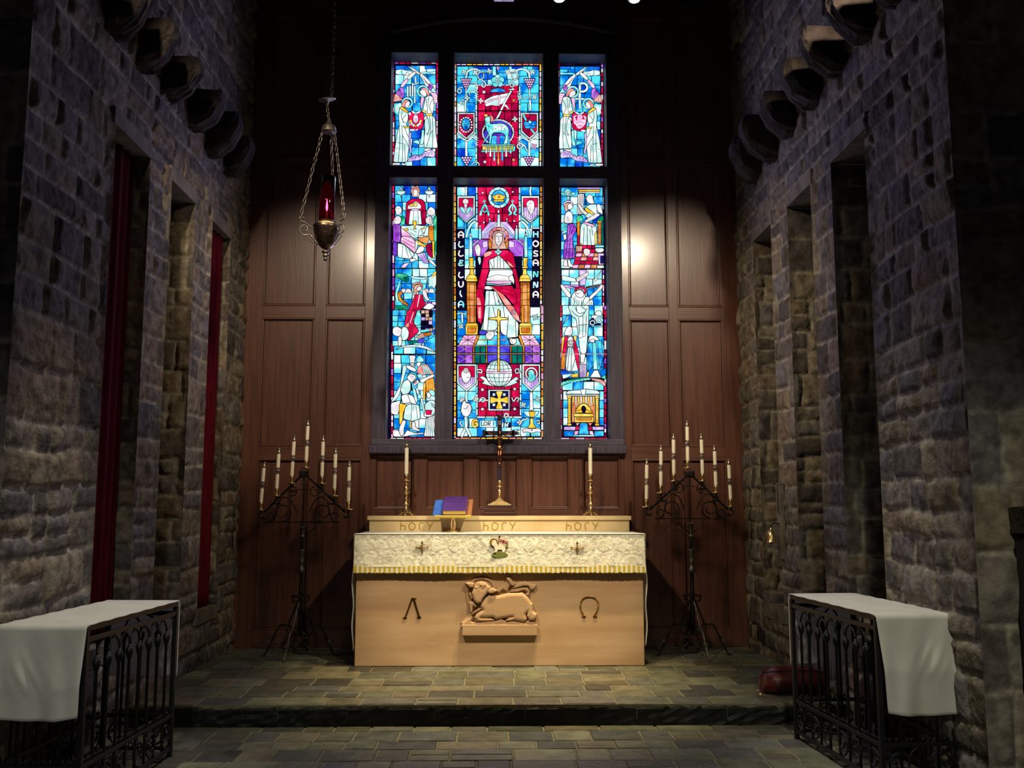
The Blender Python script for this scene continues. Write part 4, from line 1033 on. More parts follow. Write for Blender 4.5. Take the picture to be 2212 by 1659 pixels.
# lower part
G.use(830, 670, 5.529)
G.border(82, 380, 640, 1530, 26, 'RPRwMX', 'l', 85); G.border(82, 0, 640, 1530, 25, 'RPRwMX', 'r', 85); G.border(72, 1520, 640, 1546, 22, 'RPwR', 'b', 80)
G.cells('CKTC', 98, 0, 612, 430, 85, 70); G.cells('CKTC', 98, 0, 250, 200, 75, 60); G.cells('LNDVH', 440, 0, 580, 260, 44, 46); G.p('C', '575,60 610,20 612,200 575,200', 6)
G.p('R', '275,0 395,0 340,140 420,250 340,330 280,380 295,240 240,195', 7); G.l('W', '350,30 310,150', 7); G.l('.', '310,20 270,190', 6); G.l('.', '330,170 300,340', 5); G.l('.', '350,180 330,330', 5)
G.p('T', '395,0 440,40 440,170 390,190 350,160', 6); G.p('S', '245,190 295,140 300,200 260,215', 5)
G.p('w', '100,215 150,190 220,230 210,300 165,320 100,290', 6); G.p('W', '215,200 270,200 300,270 280,350 225,370 195,330', 6); G.p('w', '165,320 205,300 215,380 200,430 165,430', 6)
G.p('H', '370,330 450,270 550,270 560,300 430,340', 5); G.p('O', '470,280 560,265 560,300 480,310', 5); G.p('K', '430,240 540,225 550,250 440,270', 5); G.p('J', '280,380 390,360 400,390 300,410', 5); G.p('E', '400,350 480,340 480,395 400,395', 5); G.p('B', '560,260 605,225 605,290', 5)
G.cells('CKCK', 115, 430, 612, 525, 115, 100); G.p('C', '490,380 610,300 612,500 560,470 470,420', 6)
G.p('W', '215,430 300,415 420,415 520,440 605,490 605,505 480,460 360,440 250,440 130,480', 6)
for k in range(9): G.l('.', [(390+k*24, 425+k*7), (400+k*24, 448+k*8)], 4)
G.l('.', '100,527 640,527', 11)
G.cells('CKCCK', 115, 535, 612, 1515, 105, 115)
# bottom scene: figure with raised arm, seated figure, soldier and child
G.p('w', '298,540 375,540 372,580 360,600 372,690 300,690 310,600 300,580', 6); G.ring('W', 335, 655, 20, 22, 6)
G.p('T', '380,585 400,545 440,545 480,600 465,620 385,625', 6); G.p('w', '385,625 440,620 435,670 405,688 388,660', 6)
G.p('S', '395,690 440,650 520,650 570,720 600,770 520,770 430,780 395,750', 6)
for k in range(4): G.k_('W', [(445+k*26, 665+k*6), (470+k*26, 700+k*14), (480+k*22, 760)], 11)
G.p('w', '590,760 605,790 540,830 470,870 430,865 430,830 500,800', 6)
G.p('W', '225,660 265,655 275,690 240,800 180,1020 120,1090 80,1100 190,900', 6); G.p('w', '260,655 300,660 380,700 385,740 320,725 265,690', 6)
G.p('O', '480,850 590,800 620,1050 560,960 500,980 480,1070', 6); G.p('Y', '470,880 492,860 490,1065 465,1060', 5)
for k in range(4): G.l('Y', [(515+k*22, 840-k*6), (520+k*24, 950+k*10)], 7)
G.ring('T', 335, 800, 48, 48, 10); G.p('K', '390,770 440,760 465,800 410,815', 5)
G.p('w', '270,800 310,755 370,775 385,810 350,850 330,870 280,830', 6); G.l('.', '320,800 345,795', 4); G.l('.', '350,830 365,825', 4)
G.p('w', '345,880 400,830 420,860 360,910', 5); G.p('S', '350,880 375,840 385,870', 4)
G.p('W', '190,960 220,860 280,825 315,860 320,950 280,1010 230,1020', 7); G.p('w', '200,1020 290,995 340,1020 350,1070 300,1110 220,1120', 7)
G.p('w', '80,1110 195,1075 185,1180 160,1260 80,1235', 6); G.p('w', '275,1000 340,1020 390,1100 380,1130 320,1115', 6)
G.p('Y', '185,1110 270,1130 260,1150 250,1180 230,1220 215,1370 180,1370 178,1150', 6); G.p('Y', '305,1310 325,1310 320,1410 305,1410', 5)
G.p('W', '250,1160 300,1120 420,1130 435,1300 330,1330 225,1300', 7); G.l('.', '330,1130 320,1320', 5); G.l('.', '380,1140 400,1300', 5); G.l('.', '350,1140 345,1210', 4)
G.p('w', '225,1310 265,1320 235,1420 240,1490 200,1505 175,1470 180,1400', 6); G.p('w', '330,1330 370,1330 375,1400 435,1430 420,1450 330,1430', 6)
G.p('W', '375,940 395,915 410,960 420,1010 400,1020', 5); G.p('K', '340,920 380,960 400,1100 380,1110 345,1000', 6); G.p('T', '400,1010 430,1000 450,1040 430,1065 400,1050', 5); G.p('W', '430,1060 455,1050 500,1250 480,1260', 5)
G.p('T', '530,970 560,945 600,965 610,1010 590,1040 545,1000', 6); G.p('w', '500,1010 530,975 560,1010 555,1050 520,1060', 6)
G.p('W', '480,1130 540,1075 600,1080 630,1150 630,1200 560,1280 470,1270 490,1200', 7); G.p('R', '495,1195 570,1195 560,1250 500,1250', 5)
for k in range(4): G.l('.', [(560+k*15, 1100+k*10), (575+k*14, 1160+k*8)], 5)
G.p('W', '500,1290 630,1240 635,1510 470,1510 490,1420', 7)
for k in range(6): G.l('.', [(520+k*14, 1290-k*6), (500+k*26, 1505)], 5)
G.p('w', '100,1430 170,1430 200,1510 240,1490 270,1430 380,1470 480,1460 470,1480 300,1500 220,1515 105,1512', 6)
G.done()

# ---- lower right light: three scenes one above the other
G = Pane('LR', 'lower right light: judge, crucifixion and golden chest scenes stacked in blue glass', 2, Z_L0, Z_L1)
G.use(1190, 390, 5.721)
G.border(90, 80, 652, 1659, 24, 'RPRwMX', 'l', 85); G.border(90, 80, 652, 360, 24, 'RwM', 'r', 85); G.border(90, 1100, 660, 1659, 22, 'RPwX', 'r', 85)
G.cells('CCKBC', 125, 85, 640, 1085, 100, 110); G.cells('CKCK', 130, 1100, 632, 1659, 105, 105)
# banner of four letters
G.p('T', '125,140 160,150 185,110 210,95 235,110 260,150 298,140 298,185 260,180 215,195 160,180 125,185', 6); G.p('W', '160,155 215,130 262,155 215,182', 4)
for x, st in ((172, '10,-12 -8,-10 8,4 -8,12'), (198, '-6,14 -6,-12 8,-8 -4,2'), (222, '0,-12 10,0 0,12 -10,0 0,-12;4,6 12,14'), (246, '-6,14 -6,-12 8,-8 -4,2 8,14')):
    for q in st.split(';'): G.l('.', [(x+a*.8, 158+b*.9) for a, b in G.pr(q)], 4)
G.p('w', '202,195 225,195 220,240 206,240', 5)
# architecture and judge
G.p('L', '325,85 610,85 610,105 325,105', 5); G.p('Y', '335,112 608,112 608,135 345,135', 5); G.p('w', '340,138 608,138 608,155 345,155', 5)
G.p('w', '332,160 412,160 405,300 400,420 325,420', 6)
for k in range(3): G.l('.', [(350+k*20, 165), (345+k*18, 415)], 5)
G.p('w', '430,210 470,170 515,185 525,250 545,285 480,290 440,250', 6)
G.p('w', '565,290 610,290 640,380 640,420 570,380', 6); G.p('W', '410,340 470,295 565,290 570,400 620,410 530,470 480,490 420,440', 7); G.p('Y', '410,345 440,330 500,380 545,405 520,420 440,390', 6)
G.p('w', '325,285 360,290 400,360 460,400 430,435 380,390 330,310', 6); G.p('w', '400,510 480,450 580,400 615,420 550,470 450,520', 6)
G.p('G', '310,450 370,420 400,470 390,510 315,500', 6); G.p('G', '565,500 610,440 650,430 650,520 570,505', 6); G.p('J', '610,500 652,500 652,790 632,790', 6)
G.p('Y', '318,500 360,500 360,518 318,518', 5); G.p('O', '320,520 360,520 355,800 325,800', 6); G.p('R', '330,680 355,680 352,800 328,800', 4); G.p('Y', '570,500 628,500 625,520 572,520', 5); G.p('O', '575,520 625,520 622,790 580,790', 6); G.p('Q', '590,540 610,540 610,770 592,770', 4)
G.p('W', '365,560 400,520 480,520 560,560 570,640 550,780 545,830 410,830 355,790', 7); G.p('Y', '360,770 420,820 480,825 545,800 545,830 480,845 400,835 355,790', 6); G.p('Y', '540,660 565,620 570,790 545,790', 5); G.p('P', '380,520 440,515 540,550 535,580 430,540', 5)
for t in ('410,580 400,800', '450,570 450,815', '480,600 500,800', '500,560 520,680', '430,560 460,560'): G.l('.', t, 6)
# accused in purple
G.ring('P', 215, 300, 50, 42, 11)
G.p('H', '165,310 190,275 240,275 225,320 200,390 170,370', 5); G.p('w', '205,300 240,275 270,310 275,340 240,360 205,360', 6)
G.p('w', '160,480 175,410 215,370 265,400 275,470 265,530 165,530', 7); G.l('.', '205,440 215,500', 4); G.k_('T', '145,520 200,560 250,575 150,580', 10); G.k_('T', '140,620 190,630 140,650', 12)
G.p('w', '150,670 190,660 195,720 160,745', 6)
G.p('X', '205,540 290,530 318,620 290,660 265,700 300,960 150,970 165,760 200,740', 7)
for t in ('250,560 215,700', '285,560 250,660', '210,740 180,960', '240,700 220,965', '270,760 265,960', '170,850 300,840', '200,880 230,890'): G.l('.', t, 6)
G.p('w', '160,980 200,980 210,1060 150,1060', 6); G.p('w', '205,980 240,980 245,1030 318,1060 310,1075 215,1070', 6)
# tiled floor and font
G.cells('RMQ', 305, 800, 650, 1090, 70, 50); cc = 'RSPMRQ'
for r in range(5):
    for k in range(4): G.p(cc[(r*2+k*3) % 6], [(330+k*75-r*14, 850+r*48), (400+k*75-r*14, 850+r*48), (390+k*75-r*14, 893+r*48), (318+k*75-r*14, 893+r*48)], 5)
G.p('H', '305,810 390,810 380,880 320,880', 5); G.p('w', '400,850 440,840 490,855 480,920 440,940 405,910', 6)
G.p('T', '545,800 655,800 655,830 545,830', 6); G.p('W', '545,835 655,835 655,880 600,895 550,880', 6); G.p('L', '580,900 655,900 655,1040 590,1040', 6); G.p('N', '610,930 655,930 655,1025 610,1025', 4); G.p('W', '570,1050 655,1050 655,1085 570,1085', 6)
G.l('.', '95,1093 660,1093', 11)
# crucifixion scene: cross, scroll, figure
G.p('W', '135,1170 220,1190 310,1215 310,1260 135,1240', 6)
G.p('W', '540,1215 625,1110 560,1240 510,1260', 5)
G.p('L', '345,1105 440,1105 425,1290 360,1300', 6); G.p('L', '130,1285 330,1290 400,1320 640,1275 640,1300 430,1345 330,1345 150,1320', 6)
for k in range(5): G.l('.', [(170+k*20, 1290+k*5), (330, 1320+k*5)], 4); G.l('.', [(430, 1320+k*4), (600, 1290+k*3)], 4)
G.p('w', '310,1210 460,1125 460,1175 325,1260', 6)
for k in range(6): G.l('.', [(340+k*18, 1225-k*10), (345+k*18, 1205-k*11)], 4)
G.ring('R', 365, 1370, 62, 50, 14)
G.p('w', '115,1290 145,1280 250,1410 240,1450 200,1440 120,1320', 6); G.p('w', '645,1280 640,1330 560,1410 480,1480 470,1440 590,1330 610,1290', 6)
G.p('W', '250,1430 300,1360 390,1350 430,1430 420,1500 520,1470 530,1659 520,1700 200,1700 240,1560', 7)
G.p('w', '295,1380 350,1345 400,1370 410,1430 370,1455 310,1430', 6); G.p('W', '420,1440 470,1430 480,1480 400,1570 380,1530', 6)
for t in ('300,1430 280,1560 250,1650', '320,1470 330,1600', '345,1480 345,1640', '380,1480 375,1640', '400,1500 440,1640', '310,1400 350,1400', '260,1440 300,1500', '480,1500 470,1690', '500,1500 510,1690'): G.l('.', t, 5)
G.c('K', 590, 1625, 40, 30, 6)
# lower part
G.use(1190, 660, 5.35)
G.border(103, 0, 640, 1545, 25, 'RPRwMX', 'lr', 85); G.border(112, 1525, 650, 1550, 22, 'RPwR', 'b', 85)
G.cells('CKCCK', 132, 0, 600, 360, 105, 105); G.cells('CKBC', 132, 360, 612, 840, 100, 110)
G.p('K', '510,80 540,55 590,70 590,130 510,110', 6); G.ring('K', 560, 170, 34, 26, 12); G.p('N', '445,170 490,140 520,200 450,240', 5); G.ring('W', 480, 200, 26, 24, 8); G.p('N', '500,215 560,205 590,230 500,235', 4)
G.p('W', '210,100 130,230 200,150', 5)
G.p('W', '195,0 440,0 435,200 425,340 410,540 395,560 340,555 325,440 315,330 290,150 240,130', 7)
for t in ('240,60 300,120 360,120 420,30', '280,30 320,90 390,80', '320,140 330,340', '370,120 370,240 365,350', '315,230 420,220', '410,120 400,340', '330,380 400,350', '290,10 300,60', '350,10 400,50'): G.l('.', t, 6, True)
G.p('w', '340,560 400,560 390,640 375,670 340,660', 6); G.p('L', '330,680 410,680 410,830 330,830', 6)
for k in range(4): G.l('.', [(348+k*15, 685), (342+k*18, 825)], 5)
# mourners
G.p('w', '150,345 165,280 205,235 245,250 252,340 200,350', 6); G.p('Y', '125,370 160,350 150,560 120,560', 6); G.p('Y', '265,350 300,350 290,430 260,420', 5); G.p('R', '160,360 200,350 190,480 130,740 112,740 130,560', 6); G.p('R', '250,360 285,420 325,560 328,740 310,750 270,560', 6); G.p('O', '125,560 170,560 160,740 112,735', 6)
G.p('w', '195,370 245,355 265,430 255,480 190,475', 6); G.ring('w', 232, 430, 22, 22, 6); G.p('W', '195,480 255,480 300,690 320,760 175,760 170,690', 7)
for t in ('215,490 190,755', '240,490 230,755', '285,600 240,755'): G.l('.', t, 6)
G.p('w', '425,440 440,360 480,340 540,370 570,420 500,400 450,400', 6); G.p('w', '445,400 500,385 505,440 470,450', 5)
G.p('C', '430,440 480,420 490,700 440,760 410,740 415,560', 7); G.p('C', '500,410 580,400 615,470 612,600 570,720 560,760 520,720', 7); G.p('T', '480,430 520,430 540,740 490,740', 6)
for t in ('440,460 430,740', '540,430 560,700', '580,430 600,560', '560,560 610,620'): G.l('.', t, 6)
G.p('W', '450,830 500,750 540,750 580,835', 6); G.p('C', '560,770 635,720 635,820 590,830', 6); G.p('G', '575,835 632,800 632,855', 5); G.p('B', '108,740 150,770 280,775 200,830 130,845', 6); G.p('K', '130,800 270,785 200,830 140,850', 5); G.p('Y', '230,800 320,780 310,830 240,830', 5); G.p('Y', '415,770 445,770 430,830 412,830', 5)
G.l('H', '105,562 640,562', 6)
# cable arch and golden chest under a canopy
G.cells('CKCK', 132, 880, 610, 980, 110, 100)
G.p('G', '108,900 200,860 320,840 460,835 460,860 330,870 220,895 110,935', 6)
for k in range(8): G.l('T', [(125+k*40, 905-k*7), (150+k*40, 885-k*5), (160+k*40, 900-k*6)], 9)
G.p('S', '460,840 560,850 632,880 632,945 560,890 470,862', 6)
for k in range(5): G.l('.', [(490+k*28, 850+k*6), (510+k*28, 870+k*9)], 4)
G.cells('CKCK', 140, 990, 215, 1385, 90, 110); G.cells('CKCK', 560, 990, 612, 1385, 90, 110)
G.p('W', '165,1025 195,985 345,975 400,965 550,985 572,1025', 7); G.p('W', '340,970 405,965 395,1035 360,1040', 6); G.p('W', '175,1030 560,1030 550,1045 190,1045', 5)
G.p('Q', '240,1048 510,1048 510,1350 240,1350', 6)
for k in range(9): G.p('Yw'[k % 2], [(248+k*29, 1050), (272+k*29, 1050), (266+k*29, 1120+(k*37) % 70), (258+k*29, 1160+(k*53) % 60)], 4)
for x in (212, 532):
    G.p('Y', [(x-25, 1045), (x+25, 1045), (x+22, 1075), (x-22, 1075)], 6); G.p('Y', [(x-18, 1075), (x+18, 1075), (x+18, 1365), (x-18, 1365)], 6); G.p('Y', [(x-25, 1365), (x+25, 1365), (x+25, 1390), (x-25, 1390)], 6)
    for k in range(10): G.l('.', [(x-17, 1090+k*28), (x+17, 1110+k*28)], 4)
G.p('Y', '270,1240 310,1170 345,1140 375,1130 410,1140 450,1180 485,1245', 7); G.p('D', '375,1150 410,1190 390,1245 370,1245 345,1190', 5); G.l('.', '290,1225 340,1205', 6); G.l('.', '465,1225 410,1205', 6)
G.p('Y', '265,1250 490,1250 490,1285 265,1285', 6); G.p('Y', '272,1288 492,1288 492,1352 272,1352', 7); G.p('O', '295,1300 470,1300 470,1325 295,1325', 5)
G.p('C', '335,1355 420,1355 430,1450 445,1490 315,1490 325,1450', 6); G.p('R', '285,1400 330,1400 320,1440 280,1440', 5); G.p('R', '430,1400 470,1400 475,1440 435,1440', 5)
G.p('L', '150,1400 285,1400 278,1445 150,1440', 6); G.p('L', '475,1400 610,1400 610,1440 480,1440', 6); G.p('S', '290,1360 335,1356 300,1395', 4); G.p('S', '425,1356 480,1360 450,1395', 4)
G.p('C', '150,1450 270,1450 255,1512 150,1512', 6); G.p('C', '500,1450 610,1450 610,1512 505,1512', 6); G.p('P', '275,1450 320,1450 310,1490 265,1500', 5); G.p('P', '440,1450 480,1450 500,1500 450,1490', 5); G.p('T', '260,1495 500,1495 505,1515 255,1515', 5)
G.done()
# ------------------------------------------------------------------ altar
AX, AH, AY = .044, 1.094, 7.343
alt = thing('altar', 'tan sandstone altar block carved with a lying lamb between gilt alpha and omega', 'altar', (AX, AY, 0))
def loc_(p, o): return Vector(p)-Vector(o)
MB().box(-AH, AH, 0, .70, 0, .955).build('altar_body', M['altar'], alt, bevel=.006)
MB().box(-AH-.012, AH+.012, -.012, .70, .955, .978).build('altar_top_slab', M['altar'], alt, bevel=.004)
# carved relief: height field from traced outlines
def relief():
    ox, oy, sc = 985, 1230, 9.76
    q = lambda t: np.array([[at(ox+float(a.split(',')[0])/sc, oy+float(a.split(',')[1])/sc, Y=AY)[i] for i in (0, 2)] for a in t.split()])
    shapes = [  # outline, base height, swell, swell radius
     ('540,150 700,190 800,280 850,390 800,400 760,310 680,235 540,200 400,230 320,320 265,420 262,540 300,720 330,880 290,880 240,720 212,540 220,400 280,290 390,190', .010, .004, .01),
     ('110,1120 300,930 540,770 590,820 380,930 130,1160', .022, .012, .012),
     ('870,450 1050,270 1100,320 890,500', .018, .010, .01),
     ('1060,170 1130,165 1250,300 1215,355 1150,320 1070,220', .032, .012, .012),
     ('1060,245 1160,300 1110,380 1070,460 955,390', .022, .006, .01),
     ('1250,330 1330,275 1450,253 1550,290 1620,320 1695,315 1670,380 1620,425 1565,425 1520,345 1420,345 1300,380 1170,405', .024, .010, .012),
     ('1120,475 1190,415 1300,395 1420,375 1510,375 1550,430 1550,520 1515,558 1470,530 1500,470 1440,430 1300,470', .022, .010, .012),
     ('530,700 600,600 700,520 880,545 1100,492 1400,482 1500,560 1590,690 1600,830 1500,900 1470,940 1500,1040 1440,1105 1200,1065 1120,1085 1025,1075 1100,1005 1180,988 1000,1020 840,1050 770,1000 640,1010 530,1010 740,1010 840,1065 700,1085 440,1092 385,1000 420,930 560,840 515,770', .034, .020, .028),
     ('390,330 450,258 540,245 630,262 740,370 700,440 640,520 570,610 530,690 440,705 375,640 335,490', .050, .016, .022),
     ('190,270 350,258 395,300 370,380 290,370', .046, .012, .012), ('680,440 730,385 800,385 878,435 790,492 690,495', .058, .012, .012),
     ('275,690 320,652 375,680 440,760 400,790 365,760 350,880 330,930 295,880', .034, .016, .018),
     ('270,500 320,490 375,590 320,635', .026, .006, .01),
     ('1540,680 1610,700 1620,870 1700,930 1695,1005 1640,1068 1540,1065 1485,970 1520,850', .040, .020, .022),
     ('108,1180 160,1110 330,970 350,1000 320,1085 410,1110 830,1075 960,1035 1080,1100 1180,1075 1450,1115 1500,1058 1640,1085 1725,1205 1725,1216 108,1216', .034, .008, .012)]
    x0, x1 = at(ox+95/sc, 1300, Y=AY).x, at(ox+1740/sc, 1300, Y=AY).x
    z0, z1 = at(1079, oy+1216/sc, Y=AY).z, at(1079, oy+140/sc, Y=AY).z
    u = np.arange(x0, x1, .0026); v = np.arange(z0, z1, .0026)
    U, V = np.meshgrid(u, v); H = np.full(U.shape, -.01)
    for t, b, sw, rr in shapes:
        Pp = q(t); n = len(Pp); ins = np.zeros(U.shape, bool); D = np.full(U.shape, 9.)
        for i in range(n):
            a, c = Pp[i], Pp[(i+1) % n]
            cond = (a[1] > V) != (c[1] > V)
            with np.errstate(all='ignore'): xi = (c[0]-a[0])*(V-a[1])/(c[1]-a[1]+1e-12)+a[0]
            ins ^= cond & (U < xi)
            dd = c-a; tt = np.clip(((U-a[0])*dd[0]+(V-a[1])*dd[1])/(dd@dd), 0, 1)
            D = np.minimum(D, np.hypot(U-a[0]-tt*dd[0], V-a[1]-tt*dd[1]))
        r = np.clip(D/rr, 0, 1)
        h = b+sw*np.sqrt(1-(1-r)**2)
        H = np.where(ins, np.maximum(H, h), H)
    # curls of wool on the crown, face lines
    cz = at(ox+520/sc, oy+330/sc, Y=AY); wl = np.exp(-(((U-cz.x)/.045)**2+((V-cz.z)/.03)**2))
    H += np.where(H > .05, wl*.03*fbm(U, V, 70, 77, 2), 0)
    H = np.where(H < 0, -.002, H)
    return np.stack([U-AX, -H, V], -1)
rel = MB().grid(relief()).build('lamb_relief', M['altar'], alt, smooth=True, recalc=False)
pa, pb = at(985+130/9.76, 1230+1216/9.76, Y=AY-.08), at(985+1722/9.76, 1230+1405/9.76, Y=AY-.08)
MB().box(pa.x-AX, pb.x-AX, -.052, .01, pb.z, pa.z+.012).build('relief_ledge', M['altar'], alt, bevel=.004)
def bar2(mb, a, b, wd, y0, y1):
    a, b = Vector((a[0], 0, a[1])), Vector((b[0], 0, b[1])); d = (b-a).normalized(); n = Vector((-d.z, 0, d.x))*wd/2
    mb.prism([(p.x, p.z) for p in (a-n, b-n, b+n, a+n)], y0, y1)
g = lambda x, y: (at(740+x/3.253, 1080+y/3.253, Y=AY).x-AX, at(740+x/3.253, 1080+y/3.253, Y=AY).z)
mb = MB()
for a, b, wd in (((440, 828), (490, 690), .012), ((540, 828), (498, 690), .016), ((425, 826), (452, 826), .012), ((524, 824), (552, 824), .014), ((487, 690), (518, 692), .012)): bar2(mb, g(*a), g(*b), wd, -.008, .004)
mb.build('alpha_letter', M['gold'], alt, bevel=.002)['label'] = 'gilt inlaid alpha letter'
mb = MB(); om = smooth_path([(x, y, 0) for x, y in ((1700, 818), (1678, 780), (1670, 740), (1685, 700), (1715, 683), (1760, 685), (1790, 710), (1797, 745), (1785, 785), (1765, 818))], 5)
for a, b in zip(om[:-1], om[1:]): bar2(mb, g(a.x, a.y), g(b.x, b.y), .011, -.008, .004)
bar2(mb, g(1684, 818), g(1708, 818), .012, -.008, .004); bar2(mb, g(1760, 818), g(1788, 818), .012, -.008, .004)
mb.build('omega_letter', M['gold'], alt, bevel=.002)['label'] = 'gilt inlaid omega letter'

# gradine with the three carved words
GY = 8.04
gr = thing('gradine', 'low pale stone shelf behind the altar carved with HOLY HOLY HOLY', 'shelf', (AX, GY, .979))
MB().box(-1.092, 1.092, 0, .22, 0, .098).build('shelf_body', M['gradine'], gr, bevel=.003)
MB().box(-1.108, 1.108, -.018, .22, .098, .133).build('shelf_moulding', M['gradine'], gr, bevel=.005)
def word(x0, wd, seed):
    sh = {'H': '-.3,1 -.36,.1 -.35,.02;-.34,.5 0,.62 .3,.4 .22,0', 'O': '0,1 .38,.75 .42,.3 .1,.02 -.3,.1 -.42,.5 -.3,.85 0,1', 'L': '-.15,0 -.2,.7 .05,1 .35,.86', 'Y': '-.42,1 0,.5 .1,.45;.42,1 .05,.4 -.1,0'}
    mb = MB()
    for k, ch in enumerate('HOLY'):
        for st in sh[ch].split(';'):
            pts = [tuple(float(c) for c in a.split(',')) for a in st.split()]
            P_ = [(x0+k*wd*.29+p[0]*.06, -.002, .018+p[1]*.062) for p in pts]
            mb.tube(smooth_path(P_, 5), .0042, 6)
    mb.build('carved_word', M['letter'], gr, smooth=True)
for px_ in (871, 1050, 1229): word(at(px_, 1135, Y=GY).x-AX, .255, 0)

# white linen with side falls, lace superfrontal
CT = .979
ln = thing('altar_linen', 'plain white linen covering the altar top and hanging down both ends', 'altar cloth', (AX, AY, CT))
def sheet(xa, xb, ya, yb, nx, ny, f): return np.array([[f(xa+(xb-xa)*i/nx, ya+(yb-ya)*j/ny) for i in range(nx+1)] for j in range(ny+1)])
MB().box(-AH-.02, AH+.02, -.016, .69, 0, .004).build('linen_top', M['linen'], ln, bevel=.002)
for s_ in (-1, 1):
    A = sheet(0, .87 if s_ < 0 else .84, .02, .60, 40, 30, lambda d, y, s_=s_: (s_*(AH+.022+.006*math.sin(d*19+1)*min(1, d*3)+.007*math.sin(y*33+d*4)*min(1, d*2)+.004*d), y, .003-d))
    o = MB().grid(A).build('side_fall', M['linen'], ln, smooth=True); sd = o.modifiers.new('thick', 'SOLIDIFY'); sd.thickness = .004; sd.offset = 0
sf = thing('superfrontal', 'cream brocade altar frontal with embroidered lamb and crosses and striped gold fringe', 'altar cloth', (AX, AY-.02, CT))
SW = AH+.012; SH = .236
def lacefield():
    u = np.arange(-SW, SW+.001, .0042); v = np.linspace(-SH, 0, 64)
    U, V = np.meshgrid(u, v); H = np.zeros_like(U); K = np.ones_like(U)
    H += .0040*np.abs(fbm(U, V, 22, 7, 3))*2
    leafy = np.sin(U*95+3*fbm(U, V, 9, 3))*np.sin(V*80+3*fbm(U, V, 9, 5)); H += .0022*np.clip(leafy, 0, 1)
    for row, zc in enumerate((-.085, -.20)):
        x = -SW+.05+(row*.07)
        while x < SW:
            r = np.hypot(U-x, V-zc); m = np.clip((.047-r)/.006, 0, 1)
            ring = .0022*(.5+.5*np.cos(r*2*PI/.0135))
            H = H*(1-m)+m*(.0026+ring); K = K*(1-m)+m*(.90+.10*np.cos(r*2*PI/.0135))
            x += .142
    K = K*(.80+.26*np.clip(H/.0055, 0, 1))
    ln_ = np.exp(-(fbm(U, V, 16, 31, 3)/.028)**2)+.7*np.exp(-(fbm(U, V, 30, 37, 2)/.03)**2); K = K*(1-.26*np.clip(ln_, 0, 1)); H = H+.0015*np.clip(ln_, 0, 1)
    wav = .006*np.sin(U*9)*(-V/SH)+.004*np.sin(U*23+1)*(-V/SH)
    tint = np.stack([K, K, K, np.ones_like(K)], -1)
    return np.stack([U, -.004-H-wav*.6-.030*(-V/SH), V], -1), tint.reshape(-1, 4)
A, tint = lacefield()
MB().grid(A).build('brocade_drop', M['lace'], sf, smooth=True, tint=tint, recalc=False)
# fringe: loops of thread in gold and white groups
mb = MB(); rnd = random.Random(9); x = -SW; k = 0
while x < SW-.002:
    c = 0 if (int((x+SW)/.0185) % 2) else 1
    zz = SH+.048+rnd.uniform(-.005, .004)
    yy = -.034-.0035*math.sin(x*9)-.002*rnd.random()
    mb.box(x, x+.0042, yy-.004, yy, -zz, -SH+.006, c); x += .0046
mb.build('fringe', [M['fringe_w'], M['fringe_y']], sf, recalc=False)['label'] = 'striped white and gold fringe'
MB().box(-SW, SW, -.039, -.029, -SH-.004, -SH+.006).build('fringe_heading', M['fringe_w'], sf)
MB().box(-SW, SW, -.014, .10, .005, .009).build('brocade_top', M['linen'], sf, bevel=.002)
EY = -.030
def e_(x, y): p = at(860+x/5.144, 1150+y/5.144, Y=AY-.035); return (p.x-AX, p.z-CT)
def emb(name, m, polys, parent, y=EY, t=.003):
    mb = MB()
    for P_ in polys: mb.prism([e_(*q) for q in P_], y-t, y+.004)
    return mb.build(name, m, parent)
for cx, cy in ((268, 163), (1988, 170)):
    X = lambda t: [(cx+a, cy+b) for a, b in t]
    o = emb('embroidered_cross', M['thread_brown'], [X([(-6, -68), (6, -68), (6, 68), (-6, 68)]), X([(-14, -52), (14, -52), (14, -44), (-14, -44)])], sf)
    emb('cross_arm', M['thread_gold'], [X([(-66, -4), (66, -4), (66, 4), (-66, 4)]), X([(-70, -14), (-58, -14), (-58, 14), (-70, 14)]), X([(58, -14), (70, -14), (70, 14), (58, 14)])] +
        [X([(sx*16, sy*16), (sx*26, sy*18), (sx*28, sy*28), (sx*18, sy*26)]) for sx in (-1, 1) for sy in (-1, 1)], o, EY-.001)
el = emb('embroidered_lamb', M['thread_white'], [[(1050, 90), (1085, 85), (1100, 130), (1140, 125), (1185, 145), (1195, 185), (1180, 215), (1165, 225), (1150, 190), (1110, 190), (1090, 225), (1075, 245), (1060, 240), (1080, 190), (1062, 150)]], sf, EY-.002, .004)
ov = lambda cx, cy, rx, ry, n=16: [(cx+rx*math.cos(2*PI*i/n), cy+ry*math.sin(2*PI*i/n)) for i in range(n)]
emb('nimbus', M['thread_brown'], [ov(1062, 112, 46, 46)], el, EY)
emb('nimbus_centre', M['thread_gold'], [ov(1062, 112, 36, 36)], el, EY-.001)
emb('lamb_head', M['thread_white'], [ov(1066, 120, 24, 34)], el, EY-.004)
emb('banner_staff', M['thread_brown'], [[(1120, 45), (1130, 45), (1118, 135), (1108, 135)]], el, EY-.005); emb('staff_knob', M['thread_brown'], [ov(1127, 48, 13, 12)], el, EY-.005)
emb('banner_field', M['thread_white'], [[(1130, 75), (1180, 85), (1225, 105), (1218, 140), (1170, 122), (1125, 108)]], el, EY-.003)
emb('banner_cross', M['thread_red'], [[(1128, 86), (1222, 118), (1220, 128), (1126, 97)], [(1170, 80), (1180, 82), (1172, 124), (1160, 120)]], el, EY-.006)
emb('banner_edge', M['thread_red'], [[(1128, 72), (1228, 102), (1227, 108), (1128, 77)]], el, EY-.006)
